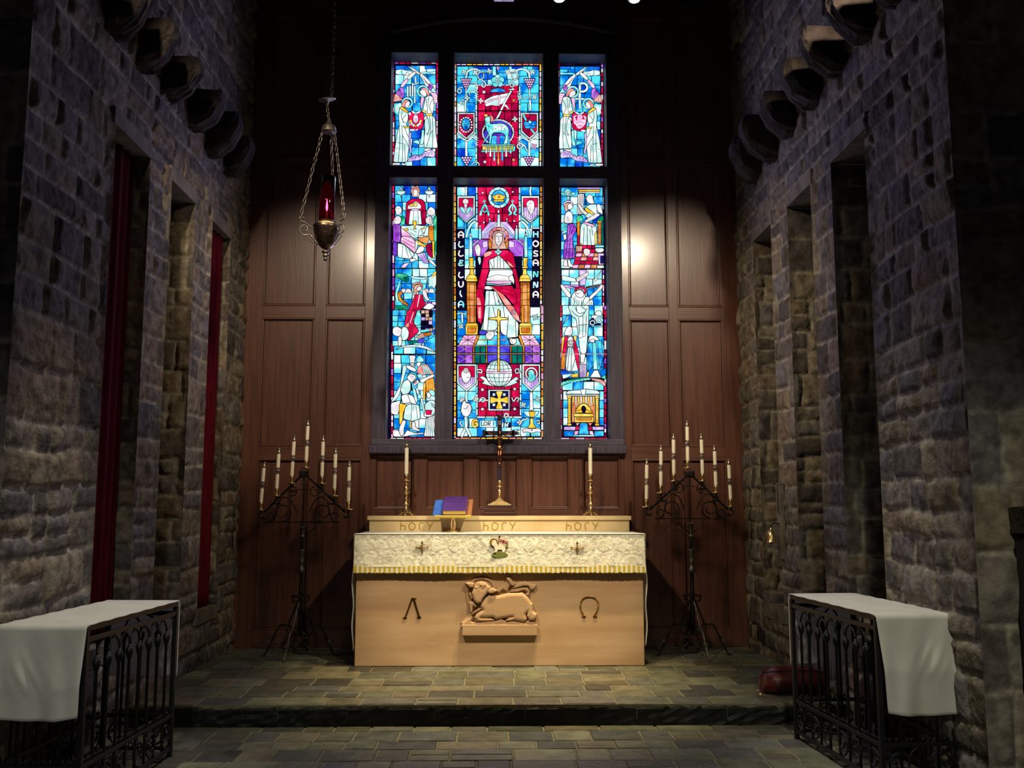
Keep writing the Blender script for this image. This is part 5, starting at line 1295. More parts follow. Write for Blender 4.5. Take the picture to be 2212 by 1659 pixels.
emb('banner_tail', M['thread_green'], [[(1200, 125), (1222, 140), (1220, 170), (1190, 165), (1185, 155), (1208, 155)]], el, EY-.004)
emb('grass_mound', M['thread_green'], [[(1036, 250), (1060, 225), (1110, 215), (1170, 222), (1222, 242), (1195, 268), (1130, 282), (1070, 275)]], el, EY-.003)

# ------------------------------------------------------------------ altar candlesticks, candles
GZ = 1.113
def candlestick(x, label, clabel):
    t = thing('altar_candlestick', label, 'candlestick', (x, 8.14, GZ), 0, 'candlesticks on the stone shelf')
    mb = MB()
    for k in range(3):
        a = PI/2*3+k*2*PI/3; c, s_ = math.cos(a), math.sin(a)
        mb.tube(smooth_path([(0, 0, .045), (.03*c, .03*s_, .034), (.05*c, .05*s_, .014), (.062*c, .062*s_, .007)], 5), [.012]*10+[.010]*6, 8)
        mb.ell((.062*c, .062*s_, .0085), .011, .011, .0085)
    mb.lathe([(.03, .022), (.034, .03), (.022, .045), (.012, .055)], 16)
    mb.build('tripod_foot', M['brass'], t, smooth=True)
    MB().lathe([(.012, .05), (.019, .06), (.012, .07), (.010, .085), (.022, .096), (.024, .104), (.012, .115), (.010, .125), (.019, .134), (.010, .145), (.012, .155), (.017, .17), (.012, .185), (.035, .192), (.035, .198), (.012, .204), (.010, .215), (.020, .225), (.022, .235), (.010, .248), (.014, .258), (.018, .268), (.010, .28), (.010, .29)], 20).build('turned_stem', M['brass'], t, smooth=True)
    MB().lathe([(.010, .285), (.040, .296), (.041, .303), (.036, .301), (.016, .299), (.016, .31)], 24).build('drip_pan', M['brass'], t, smooth=True)
    MB().lathe([(.014, .305), (.019, .315), (.016, .325), (.0205, .335), (.0205, .352), (.017, .352)], 20).build('candle_socket', M['brass'], t, smooth=True)
    c = thing('altar_candle', clabel, 'candle', (x, 8.14, GZ+.3525), 0, 'tall candles on the stone shelf')
    MB().lathe([(.0165, 0), (.0165, .232), (.015, .235)], 20).build('wax_tube', M['wax'], c, smooth=False)
    MB().lathe([(.0185, .225), (.0185, .248), (.013, .256), (.011, .266), (.006, .267)], 20).build('brass_follower', M['silver'], c, smooth=True)
    return t
candlestick(-.752, 'turned brass candlestick on the stone shelf left of the purple book', 'tall white candle in the brass candlestick left of the purple book')
candlestick(.822, 'turned brass candlestick on the right end of the stone shelf', 'tall white candle in the brass candlestick at the right end of the shelf')

# ------------------------------------------------------------------ altar crucifix
cr = thing('altar_crucifix', 'standing dark crucifix with bronze figure on a stepped base behind the altar', 'crucifix', (.043, 8.15, GZ))
MB().box(-.135, .135, -.075, .075, 0, .03).box(-.128, .128, -.07, .07, .03, .062).box(-.112, .112, -.06, .06, .062, .088).build('wooden_plinth', M['basewood'], cr, bevel=.004)
mb = MB()
for k, (hw, z0, z1) in enumerate(((.098, .088, .098), (.078, .098, .108), (.058, .108, .118), (.036, .118, .132), (.02, .132, .146))): mb.box(-hw, hw, -hw*.6, hw*.6, z0, z1)
mb.build('brass_steps', M['brass'], cr, bevel=.003)
MB().lathe([(.008, .145), (.011, .16), (.017, .168), (.010, .178), (.010, .188), (.020, .2), (.02, .212), (.009, .222), (.015, .232), (.009, .24), (.034, .248), (.034, .254), (.010, .258), (.009, .268), (.018, .274), (.019, .3), (.012, .302)], 20).build('turned_stem', M['brass'], cr, smooth=True)
mb = MB(); mb.box(-.019, .019, -.009, .009, .30, .82); mb.box(-.125, .125, -.009, .009, .685, .722)
tre = lambda cx, cz: [(cx+r*math.cos(a), cz+r*math.sin(a)) for a, r in [(2*PI*i/24, .026+.007*math.cos(3*2*PI*i/24)) for i in range(24)]]
for c in ((-.127, .7035), (.127, .7035), (0, .835)): mb.prism(tre(*c), -.009, .009)
mb.build('cross', mat('ebony_cross', S(42, 30, 46), .35, coat=.3), cr, bevel=.002)
MB().box(-.016, .016, -.014, -.008, .775, .81).build('title_plaque', M['silver'], cr, bevel=.002)
# the figure: one skinned surface
def skinned(name, joints, edges, m, parent, root, sub=2):
    me = bpy.data.meshes.new(name); me.from_pydata([j[0] for j in joints], edges, [])
    o = bpy.data.objects.new(name, me); COL.objects.link(o); o.parent = parent; me.materials.append(m)
    o.modifiers.new('skin', 'SKIN').use_smooth_shade = True
    if not me.skin_vertices: me.attributes.new('skin', 'FLOAT', 'POINT')
    sv = me.skin_vertices[0].data
    for i, j in enumerate(joints):
        r = j[1]; sv[i].radius = r if isinstance(r, tuple) else (r, r); sv[i].use_root = i == root
    sb = o.modifiers.new('smooth', 'SUBSURF'); sb.levels = sb.render_levels = sub
    return o
def skin_layer(me):
    pass
fy = -.022
J = [((0, fy, .585), (.017, .013)), ((0, fy, .62), (.016, .012)), ((0, fy, .655), (.020, .013)), ((0, fy, .676), (.010, .009)), ((.002, fy-.008, .694), (.013, .014)), ((.003, fy-.009, .712), (.010, .011)),
     ((-.026, fy, .667), .009), ((-.062, fy, .686), .0068), ((-.095, fy+.004, .704), .0052), ((-.108, fy+.006, .712), (.006, .003)),
     ((.026, fy, .667), .009), ((.062, fy, .686), .0068), ((.095, fy+.004, .704), .0052), ((.108, fy+.006, .712), (.006, .003)),
     ((-.010, fy, .56), .012), ((-.008, fy-.012, .505), .0085), ((-.004, fy-.002, .45), .006), ((-.003, fy-.010, .432), .005),
     ((.010, fy, .56), .012), ((.010, fy-.014, .505), .0085), ((.005, fy-.004, .45), .006), ((.004, fy-.012, .432), .005)]
Ed = [(0, 1), (1, 2), (2, 3), (3, 4), (4, 5), (2, 6), (6, 7), (7, 8), (8, 9), (2, 10), (10, 11), (11, 12), (12, 13), (0, 14), (14, 15), (15, 16), (16, 17), (0, 18), (18, 19), (19, 20), (20, 21)]
def skin_obj(name, J, Ed, m, parent, root=0, sub=2):
    bm = bmesh.new(); lay = bm.verts.layers.skin.verify()
    vs_ = [bm.verts.new(j[0]) for j in J]
    for a, b in Ed: bm.edges.new((vs_[a], vs_[b]))
    for v_, j in zip(vs_, J):
        r = j[1] if isinstance(j[1], tuple) else (j[1], j[1]); v_[lay].radius = r
    vs_[root][lay].use_root = True
    me = bpy.data.meshes.new(name); bm.to_mesh(me); bm.free(); me.materials.append(m)
    o = bpy.data.objects.new(name, me); COL.objects.link(o); o.parent = parent
    sk = o.modifiers.new('skin', 'SKIN'); sk.use_smooth_shade = True; sk.branch_smoothing = .5
    sb = o.modifiers.new('smooth', 'SUBSURF'); sb.levels = sb.render_levels = sub
    return o
fig = skin_obj('figure', J, Ed, M['copper'], cr); fig['label'] = 'bronze figure with outstretched arms'
mb = MB(); mb.lathe_s([(.9, -1), (1.1, -.5), (1.05, .2), (.95, .8), (.8, 1)], (0, fy-.002, .572), .022, .017, .022, 16, 0)
mb.tube(smooth_path([(-.016, fy-.016, .585), (0, fy-.02, .575), (.02, fy-.012, .57), (.026, fy-.006, .55), (.024, fy-.004, .53)], 5), .005, 8)
mb.build('loincloth', M['copper'], fig, smooth=True)
mb = MB(); mb.lathe_s([(.2, -1), (.9, -.6), (1, 0), (.85, .6), (.3, 1)], (.003, fy-.003, .708), .0135, .0145, .016, 14, 0)
mb.build('hair', M['copper'], fig, smooth=True)
MB().box(-.012, .012, -.024, -.008, .420, .428).build('foot_rest', M['copper'], cr, bevel=.002)

# ------------------------------------------------------------------ missal stand and book
ms = thing('missal_stand', 'small brass book stand on the altar holding the purple book', 'book stand', (-.335, 7.80, CT+.0045), math.radians(-4))
MB().lathe([(.075, 0), (.074, .005), (.05, .011), (.02, .018), (.012, .03)], 28).build('round_base', M['brass'], ms, smooth=True)
mb = MB()
mb.tube(smooth_path([(-.012, 0, .02), (-.014, -.006, .07), (-.004, -.02, .12), (0, -.03, .135)], 5), .0055, 8); mb.tube(smooth_path([(.012, 0, .02), (.014, -.006, .07), (.004, -.02, .12), (0, -.03, .135)], 5), .0055, 8)
mb.tube(smooth_path([(0, .002, .02), (0, .004, .08), (0, .02, .15)], 5), .007, 8)
mb.build('stem', M['brass'], ms, smooth=True)
TL = Matrix.Rotation(math.radians(36), 4, 'X'); TL.translation = (0, -.035, .128)
def desk(mb, x0, x1, y0, y1, z0, z1):
    return mb.box(x0, x1, y0, y1, z0, z1, 0, TL)
desk(MB(), -.15, .15, 0, .23, -.008, 0).build('desk_plate', M['deskwood'], ms, bevel=.002)
desk(MB(), -.15, .15, -.012, 0, -.008, .012).build('front_lip', M['fringe_y'], ms, bevel=.002)
desk(MB(), .118, .15, 0, .22, 0, .012).build('side_strip', M['deskwood'], ms, bevel=.002)
bl = thing('blue_booklet', 'thin blue booklet under the purple book on the brass stand', 'booklet', (-.335, 7.80, CT+.0045), math.radians(-4))
desk(MB(), -.165, .06, .004, .215, .0005, .009).build('cover', M['blue'], bl, bevel=.001)
pb_ = thing('purple_book', 'thick purple bound book lying on the tilted brass stand', 'book', (-.335, 7.80, CT+.0045), math.radians(-4))
desk(MB(), -.085, .108, .004, .20, .010, .014).build('back_cover', M['purple'], pb_, bevel=.001)
desk(MB(), -.085, .108, .004, .20, .050, .0545).build('front_cover', M['purple'], pb_, bevel=.001)
desk(MB(), -.0885, -.081, .004, .20, .011, .0535).build('spine', M['purple_d'], pb_, bevel=.003)
desk(MB(), -.080, .103, .008, .196, .0141, .0499).build('page_block', M['pages'], pb_, bevel=.001)
mb = MB()
for y, hw in ((.12, .04),): desk(mb, .03-hw, .03+hw, y, y+.003, .0544, .0552)
mb.build('cover_lettering', M['purple_d'], pb_)

# ------------------------------------------------------------------ iron candelabra with seven candles
def candelabrum(cx, label, xs, zs, tops, tilt):
    CY = 7.83
    t = thing('candelabrum', label, 'candelabrum', (cx, CY, 0), 0, 'iron candelabra beside the altar')
    # feet: four flat bent legs
    for k, (dx, dy) in enumerate(((0.0, -.33), (-.30, .0), (.30, .0), (0, .27))):
        Lr = math.hypot(dx, dy); ux, uy = dx/Lr, dy/Lr
        if k == 0: ux, uy = (-.18 if cx < 0 else .18), -.98
        p = [(.02, .44), (.06, .38), (.10, .30), (.13, .25), (.15, .225), (.20, .19), (.25, .10), (.30, .012), (.33, .006)]
        if k in (1, 2): p = [(.02, .44), (.05, .36), (.085, .27), (.09, .245), (.15, .245), (.17, .23), (.22, .13), (.28, .01), (.31, .006)]
        lg = MB().tube(smooth_path([(r*ux, r*uy, z) for r, z in p], 4), .0115, 6, flat=(1.0, .7)).build('leg', M['irong'] if k == 0 else M['iron'], t, smooth=False)
        MB().box(-.016, .016, -.016, .016, -.012, .012).build('leg_collar', M['irong'], lg, bevel=.003).location = (.245*ux, .245*uy, .115)
        bx = .07; mb = MB()
        mb.tube([(bx*ux+q[0]*ux, bx*uy+q[0]*uy, .21+q[2]) for q in spiral((0, 0, 0), .05, .012, -PI*.9, PI*1.4, 22)], .0055, 6).build('foot_scroll', M['iron'], t, smooth=True); mb = MB()
        mb.tube([(.10*ux+q[0]*ux, .10*uy+q[0]*uy, .115+q[2]) for q in spiral((0, 0, 0), .055, .045, -PI*.95, -PI*.1, 12)], .006, 6)
        mb.build('foot_scroll', M['iron'], t, smooth=True)
    MB().box(-.075, .075, -.03, .03, .468, .482).box(-.03, .03, -.075, .075, .468, .482).build('foot_plate', M['iron'], t, bevel=.003)
    for s_ in (-1, 1):
        mb = MB(); mb.tube(smooth_path([(s_*.06, 0, .47), (s_*.065, 0, .445), (s_*.05, 0, .43)], 4), .006, 6); mb.ell((s_*.05, 0, .428), .009, .009, .009)
        mb.build('plate_hook', M['iron'], t, smooth=True)
    MB().lathe([(.016, .16), (.017, .48), (.014, .66), (.013, .90), (.016, 1.05)], 12).build('pole', M['iron'], t, smooth=True)
    MB().lathe([(.014, .66), (.034, .662), (.030, .685), (.02, .71), (.018, .735), (.022, .74), (.018, .75), (.02, .80), (.030, .835), (.034, .842), (.014, .845)], 18).build('baluster_knop', M['irong'], t, smooth=True)
    MB().lathe([(.014, .94), (.022, .945), (.024, .955), (.015, .965)], 14).build('pole_ring', M['irong'], t, smooth=True)
    # triangular head
    hb = zs[0]-.10; hw = (xs[6]-xs[0])/2-.055
    MB().box(-hw, hw, -.006, .006, hb, hb+.010).build('cross_bar', M['iron'], t)
    MB().box(-.03, .03, -.014, .014, hb-.042, hb-.026).build('bar_clip', M['irong'], t, bevel=.003)
    apex = zs[3]-.055
    for s_, e in ((-1, 0), (1, 6)):
        MB().tube([(s_*.015, 0, apex), (xs[e]-s_*.02, 0, zs[e]-.025)], .0085, 6).build('sloping_bar', M['iron'], t)
        MB().tube(spiral((s_*hw*.55, 0, hb+.085), .075, .03, -PI/2, -PI/2-s_*PI*2.6, 40), .0055, 6).build('scroll', M['iron'], t, smooth=True)
        MB().tube(smooth_path([(s_*hw*.9, 0, hb+.01), (s_*hw*.76, 0, hb+.05), (s_*hw*.62, 0, hb+.19), (s_*hw*.35, 0, hb+.19), (s_*.05, 0, hb+.08)], 7), .0055, 6).build('scroll', M['iron'], t, smooth=True)
        MB().tube(spiral((s_*.095, 0, hb+.25), .045, .015, PI*.5 if s_ > 0 else PI*.5, PI*.5+s_*PI*2.2, 30), .005, 6).build('scroll', M['iron'], t, smooth=True)
        MB().tube(spiral((s_*hw*.88, 0, hb+.05), .045, .02, -PI/2, -PI/2-s_*PI*1.7, 24), .0045, 6).build('scroll', M['iron'], t, smooth=True)
        MB().tube(smooth_path([(s_*.016, 0, hb-.10), (s_*.06, 0, hb-.075), (s_*.11, 0, hb-.02)], 6), .005, 6).build('scroll', M['iron'], t, smooth=True)
    mb = MB(); mb.box(-.005, .005, -.005, .005, hb, apex); mb.box(-.045, .045, -.004, .004, hb+.265, hb+.272); mb.box(-.018, .018, -.004, .004, hb+.305, hb+.312)
    mb.build('centre_cross', M['iron'], t)
    MB().box(-.036, .036, -.036, .036, apex-.02, apex+.036).build('head_block', M['iron'], t, bevel=.008)
    for k in range(7):
        x, z = xs[k], zs[k]
        if k != 3:
            s_ = -1 if k < 3 else 1
            MB().tube(smooth_path([(x-s_*.035, 0, z-.058), (x-s_*.005, 0, z-.062), (x+s_*.012, 0, z-.04), (x, 0, z-.022), (x, 0, z-.004)], 6), [.010]*12+[.009]*13, 8).build('candle_bracket', M['iron'], t, smooth=True)
        MB().lathe([(.006, -.006), (.035, -.004), (.042, .006), (.040, .008), (.02, .004), (.010, .006), (.009, .018), (.016, .028), (.009, .038), (.012, .042), (.0165, .046), (.0165, .066), (.014, .066)], 20, (x, 0, z)).build('candle_cup', M['brass'], t, smooth=True)
    return t, CY
cand0 = None
def put_candles(cx, CY, xs, zs, tilts, where, grp, names):
    global cand0
    for k in range(7):
        lb = 'white candle with clear glass knop, %s' % (names[k] % where)
        if cand0 is None:
            c = thing('candelabrum_candle', lb, 'candle', (0, 0, 0), 0, grp)
            MB().lathe([(.0145, 0), (.0145, .112)], 16).build('lower_wax', M['wax'], c)
            MB().lathe([(.0145, .168), (.0145, .285)], 16).build('upper_wax', M['wax'], c)
            kn = MB().lathe([(.011, .110), (.013, .118), (.010, .124), (.022, .140), (.010, .156), (.013, .162), (.011, .170)], 8).build('glass_knop', M['silver'], c)
            kn['label'] = 'faceted silvery knop'
            MB().lathe([(.0155, .280), (.0155, .294), (.010, .306), (.009, .322), (.012, .326), (.006, .328)], 16).build('follower', M['silver'], c, smooth=True)
            cand0 = c
        else:
            c = copy_tree(cand0); c['label'] = lb; c['group'] = grp
        c.location = (cx+xs[k], CY, zs[k]+.0662); c.rotation_euler = (0, math.radians(tilts[k]), 0)
NM = ['lowest on the left side of %s', 'second from the left on %s', 'third from the left on %s', 'topmost in the middle of %s', 'third from the right on %s', 'second from the right on %s', 'lowest on the right side of %s']
CL, CRX = -1.562, 1.612
xsL = [at(px_, py_, Y=7.83).x-CL for px_, py_ in ((563, 1103), (597, 1072), (630, 1045), (661, 1012), (695, 1046), (722, 1072), (752, 1100))]
xsR = [at(px_, py_, Y=7.83).x-CRX for px_, py_ in ((1397, 1095), (1428, 1067), (1456, 1041), (1486, 1012), (1518, 1041), (1547, 1067), (1579, 1095))]
zsL = [1.160, 1.274, 1.376, 1.503, 1.374, 1.274, 1.167]; zsR = [1.187, 1.30, 1.396, 1.503, 1.396, 1.30, 1.187]
_, cyy = candelabrum(CL, 'tall wrought iron seven-branched candelabrum left of the altar', xsL, zsL, None, 0)
put_candles(CL, cyy, xsL, zsL, [3.2, 2, 2, 1.2, .6, .6, .4], 'the left candelabrum', 'candles in the left candelabrum', NM)
candelabrum(CRX, 'tall wrought iron seven-branched candelabrum right of the altar', xsR, zsR, None, 0)
put_candles(CRX, cyy, xsR, zsR, [1.4, 1.2, .6, .2, -.6, -.8, -1.6], 'the right candelabrum', 'candles in the right candelabrum', NM)

# ------------------------------------------------------------------ hanging sanctuary lamp
LX, LY = -1.187, 6.5
lp = thing('sanctuary_lamp', 'hanging sanctuary lamp with ruby glass and ornate metal bowl on a long chain', 'hanging lamp', (LX, LY, 2.90))
def chain(mb, a, b, link, r, wd, sway=0):
    a, b = Vector(a), Vector(b); d = b-a; n = max(2, int(d.length/(link*.78))); u = d.normalized()
    s1 = u.orthogonal().normalized(); s2 = u.cross(s1)
    for i in range(n):
        c = a+d*(i+.5)/n; s_ = s1 if i % 2 else s2
        mb.tube([c+u*(link/2*math.sin(q))+s_*(wd*math.cos(q)) for q in [2*PI*k/12 for k in range(12)]], r, 5, closed=True)
mb = MB(); chain(mb, (.012, 0, 1.20), (.02, 0, 2.265), .055, .0042, .011); mb.build('upper_chain', M['chain'], lp, smooth=True)
o = MB().lathe([(.004, .012), (.06, .004), (.064, 0), (.06, -.003), (.02, -.012), (.01, -.03)], 24).build('canopy_disc', M['irong'], lp, smooth=True); o.location = (-.02, 0, 1.185); o.rotation_euler = (math.radians(10), math.radians(-9), 0)
mb = MB(); chain(mb, (-.02, 0, 1.17), (-.005, 0, 1.04), .05, .004, .010); mb.build('short_chain', M['chain'], lp, smooth=True)
MB().lathe([(.006, 1.05), (.012, 1.035), (.016, 1.015), (.03, 1.0), (.046, .985), (.05, .972), (.048, .96), (.054, .95), (.05, .942), (.01, .945)], 20).build('crown', M['irong'], lp, smooth=True)
ends = [(-.185, -.02, .295), (.135, -.06, .30), (.03, .15, .30)]
for k, e in enumerate(ends):
    a = math.atan2(e[1], e[0]); st = (.045*math.cos(a), .045*math.sin(a), .945)
    mb = MB(); chain(mb, st, e, .05, .0036, .010); mb.build('suspension_chain', M['chain'], lp, smooth=True)
MB().lathe([(.012, .085), (.03, .094), (.05, .112), (.068, .142), (.082, .185), (.091, .232), (.096, .25), (.092, .255), (.08, .245)], 28).build('bowl', M['copperd'], lp, smooth=True)
MB().lathe([(.003, 0), (.012, .004), (.016, .016), (.010, .026), (.02, .034), (.022, .042), (.010, .05), (.026, .06), (.028, .07), (.012, .08)], 18).build('finial', M['chain'], lp, smooth=True)
MB().lathe([(.07, .245), (.066, .262), (.052, .276), (.03, .286), (.004, .288)], 24).build('cream_liner', M['ivory'], lp, smooth=True)
for k, e in enumerate(ends):
    a = math.atan2(e[1], e[0]); c, s_ = math.cos(a), math.sin(a); R0 = math.hypot(e[0], e[1])
    mb = MB(); rr = R0-.035
    pt = lambda r, z: (r*c, r*s_, z)
    mb.tube([pt(rr+q[0]*.9, .225+q[2]) for q in spiral((0, 0, 0), .045, .012, -PI*.6, PI*1.7, 26)], .005, 6)
    mb.tube(smooth_path([pt(.055, .12), pt(.09, .16), pt(.115, .185), pt(rr+.01, .18)], 6), .006, 6)
    mb.tube(smooth_path([pt(.085, .235), pt(.11, .245), pt(rr, .275), pt(R0, .29), pt(R0-.012, .318), pt(R0-.03, .305)], 6), .005, 6)
    for q in range(5): mb.ell(pt(.075+q*.013, .115+q*.013), .007, .007, .007, 8, 6)
    mb.build('scroll_bracket', M['chain'], lp, smooth=True)
gb = MB(); n = 28
prof = [(.05, .292), (.057, .298), (.058, .61), (.0545, .61), (.0535, .30), (.05, .296)]
gb.lathe(prof, n); gb.f = gb.f[:-2]; gb.m = gb.m[:-2]
gb.build('ruby_glass_cylinder', M['redglass'], lp, smooth=True)
MB().lathe([(.045, .2885), (.05, .292), (.05, .3), (.03, .302), (.028, .35), (.004, .352)], 20).build('inner_candle', M['red_leather'], lp, smooth=True)
MB().lathe([(.002, .36), (.007, .375), (.0075, .39), (.004, .42), (.001, .44)], 12).build('flame', M['flame'], lp, smooth=True)
fl_ = bpy.data.lights.new('flame_light', 'POINT'); fl_.energy = .25; fl_.color = (1, .35, .2); fl_.shadow_soft_size = 0.
fo = bpy.data.objects.new('flame_light', fl_); COL.objects.link(fo); fo.parent = lp; fo.location = (0, 0, .46)

# ------------------------------------------------------------------ communion rails and their cloths
RW, RL, RH = .385, 1.05, .816
def rail(name_lbl, loc, rz, sgn, clbl, cgrp='communion rails'):
    """x runs from the aisle side (0) to the wall (RW), y from near end (0) to far end (RL)"""
    t = thing('communion_rail', name_lbl, 'altar rail', loc, rz, cgrp)
    X = lambda x: sgn*x
    def seg(name, x0, x1, y0, y1, z0, z1, m='black', p=t, bevel=.002): return MB().box(min(X(x0), X(x1)), max(X(x0), X(x1)), y0, y1, z0, z1).build(name, M[m], p, bevel=bevel)
    seg('top_frame', 0, RW, 0, RL, RH-.026, RH-.002)
    for (a, b, c, d) in ((.0, .014, 0, RL), (RW-.014, RW, 0, RL), (0, RW, 0, .014), (0, RW, RL-.014, RL)):
        seg('upper_bar', a, b, c, d, RH-.075, RH-.052); seg('lower_bar', a, b, c, d, .205, .225); seg('bottom_bar', a, b, c, d, .035, .055)
    for x in (.008, RW-.008):
        for y in (.008, RL-.008): seg('corner_post', x-.012, x+.012, y-.012, y+.012, 0, RH-.026)
    def run(P0, P1, n):
        P0, P1 = Vector(P0), Vector(P1)
        Q = [P0+(P1-P0)*(i/(n+1)) for i in range(n+2)]
        d = (P1-P0)/(n+1)
        for i in range(1, n+1):
            q = Q[i]
            bl = MB().lathe([(.0075, .045), (.0075, .60), (.012, .612), (.017, .63), (.019, .645), (.012, .657), (.008, .662), (.0065, .672)], 8, (q.x, q.y, 0)).build('baluster', M['black'], t, smooth=True)
            if i <= n-1:
                c = q+d
                MB().tube([(c.x-d.x*math.cos(PI*k/12), c.y-d.y*math.cos(PI*k/12), .665+.085*math.sin(PI*k/12)) for k in range(13)], .0058, 6).build('arch_hoop', M['black'], bl, smooth=True)
        # scroll frieze between the lower and bottom bars
        L = (P1-P0).length; u = (P1-P0).normalized(); m_ = max(2, int(L/.17))
        for i in range(m_):
            c = P0+u*(L*(i+.5)/m_); mb = MB(); sg = 1 if i % 2 else -1
            w2 = lambda a, z: (c.x+u.x*a, c.y+u.y*a, z)
            mb.tube([w2(q[0], .13+q[2]) for q in spiral((0, 0, 0), .068, .02, -PI/2, -PI/2+sg*PI*2.7, 34)], .006, 6)
            mb.tube(smooth_path([w2(-sg*.08, .20), w2(-sg*.045, .17), w2(-sg*.03, .10), w2(0, .062)], 5), .005, 6)
            for k in range(3):
                z = .10+k*.035
                mb.prism([(0, 0)]*3, 0, 0) if False else None
                p = Vector(w2(sg*(.055-k*.02), z))
                mb.ell((p.x, p.y, p.z), .014 if abs(u.x) > .5 else .006, .006 if abs(u.x) > .5 else .014, .009, 8, 5)
            mb.build('scroll', M['irong'] if False else M['black'], t, smooth=True)
        mb = MB()
        for i in range(int(L/.055)):
            c = P0+u*(.03+i*.055)
            mb.tube(smooth_path([(c.x-u.x*.018, c.y-u.y*.018, .226), (c.x-u.x*.012, c.y-u.y*.012, .246), (c.x, c.y, .232), (c.x+u.x*.012, c.y+u.y*.012, .246), (c.x+u.x*.018, c.y+u.y*.018, .226)], 3), .0038, 5)
        mb.build('leaf_cresting', M['iron'], t, smooth=True)
    run((X(.008), .008, 0), (X(.008), RL-.008, 0), 8); run((X(RW-.008), .008, 0), (X(RW-.008), RL-.008, 0), 8)
    run((X(.008), .008, 0), (X(RW-.008), .008, 0), 3); run((X(.008), RL-.008, 0), (X(RW-.008), RL-.008, 0), 3)
    c = thing('rail_cloth', clbl, 'cloth', (loc[0], loc[1], loc[2]+RH-.001), rz, 'white cloths on the communion rails')
    hn, hf = (.375, .44)[sgn > 0], .40
    path = [(-.012, -hn), (-.012, 0), (RL+.012, 0), (RL+.012, -hf)]
    s_tot = hn+RL+.024+hf
    def pos(u, s_):
        x = -.004+u*(RW+.010); env = 0
        if s_ < hn:                                    # near fall
            d = hn-s_; env = min(1, d/.25)
            y, z = -.018, -d
            y -= env*(.026+.018*math.sin(u*7.5+.6)*d/hn+.006*math.sin(u*17+d*9)+.011*math.exp(-((u-.6)/.16)**2-((d-.2)/.08)**2)*(1+.5*math.sin(u*40+d*60)))
            x += .010*(u-.5)*d*2*(-1)
            x += (.035 if sgn > 0 else .0)*d*1.2
            z += .02*math.sin(u*3.1)*(-d/hn)
        elif s_ < hn+RL+.024:
            y, z = s_-hn-.012, .003+.0012*math.sin(s_*40)*abs(2*u-1)**6
        else:
            d = s_-hn-RL-.024; env = min(1, d/.2); y, z = RL+.014+env*.01*math.sin(u*9), -d
        # turn the corners softly
        return (X(x), y, z)
    ns = 150; nu = 40
    A = np.array([[pos(i/nu, s_tot*j/ns) for i in range(nu+1)] for j in range(ns+1)])
    # two hems give edge thickness
    o = MB().grid(A).build('cloth_sheet', M['cloth'], c, smooth=True, recalc=False); sd = o.modifiers.new('thick', 'SOLIDIFY'); sd.thickness = .003; sd.offset = 1 if sgn > 0 else -1
    hm = MB()
    for u in (0, 1): hm.tube([pos(u, s_tot*j/ns) for j in range(0, ns+1, 2)], .0028, 5)
    hm.tube([pos(i/nu, 0) for i in range(nu+1)], .0028, 5)
    hm.build('hem', M['cloth'], c, smooth=True)
    return t
rail('black wrought iron communion rail by the left stone wall', (-1.775, 4.27, ZLOW), math.radians(-2.6), -1, 'white cloth draped over the left communion rail, hanging at its near end')
rail('black wrought iron communion rail by the right stone wall', (1.822, 4.60, ZLOW), math.radians(4.6), 1, 'white cloth draped over the right communion rail above the red bag')

# ------------------------------------------------------------------ red bag
bgp = thing('red_bag', 'dark red leather bag lying on the step edge behind the right rail', 'bag', (1.950, 6.30, 0), math.radians(-3))
A = []
for j in range(25):
    t_ = j/24; row = []
    ex = .235*(1 if 0 < j < 24 else .6)
    x = -.215+.40*t_; e = (1-abs(2*t_-1)**5)
    for i in range(24):
        a = 2*PI*i/24; cz, sy = math.sin(a), math.cos(a)
        hh = .085*(.55+.45*e)*(1+.06*math.sin(t_*9)); dd = .14*(.5+.5*e)
        z = .080*(.6+.4*e)+hh*cz*(1 if cz > 0 else .9)-.004*math.sin(a*5+t_*8)
        row.append((x, dd*sy*(1-.25*max(cz, 0)), max(.002, z)))
    row.append(row[0]); A.append(row)
A = np.array(A); mb = MB().grid(A); mb.face(A[0][:-1]); mb.face(A[-1][:-1])
mb.build('bag_body', M['red_leather'], bgp, smooth=True)
mb = MB(); mb.tube(smooth_path([(-.215, -.06, .135), (-.1, -.085, .15), (.05, -.085, .152), (.2, -.06, .138)], 6), .004, 6); mb.build('zip', M['tip'], bgp, smooth=True)
mb = MB(); mb.tube(smooth_path([(-.2, -.03, .15), (-.235, -.06, .12), (-.245, -.09, .05), (-.25, -.12, .012)], 6), .007, 6); mb.build('strap', M['red_leather'], bgp, smooth=True)
mb = MB(); mb.ell((-.25, -.125, .012), .012, .012, .011); mb.tube([(-.262+.018*math.cos(2*PI*k/14), -.135, .022+.018*math.sin(2*PI*k/14)) for k in range(14)], .0025, 5, closed=True); mb.build('clasp', M['brass'], bgp, smooth=True)

# ------------------------------------------------------------------ red curtains in the left recesses
for k, (a, b) in enumerate(NICHES):
    dep = (.075, .15, .034)[k]
    lb = ('dark red curtain filling the nearest slit recess of the left wall', 'dark red curtain set back in the middle slit recess of the left wall', 'dark red curtain in the slit recess of the left wall closest to the panelling')[k]
    z0 = NZ0
    A = sheet(0, 1, 0, 1, 60, 24, lambda u, v: (XL-dep+.012*math.sin(u*34+k)+.006*math.sin(u*11)-.0, a+.004+(b-a-.008)*u, z0+.002+(NZ1-z0-.006)*v))
    o = tag(MB().grid(A).build('curtain', M['red_curtain'], None, smooth=True), lb, 'curtain', 'red curtains in the left wall')
    sd = o.modifiers.new('thick', 'SOLIDIFY'); sd.thickness = .004

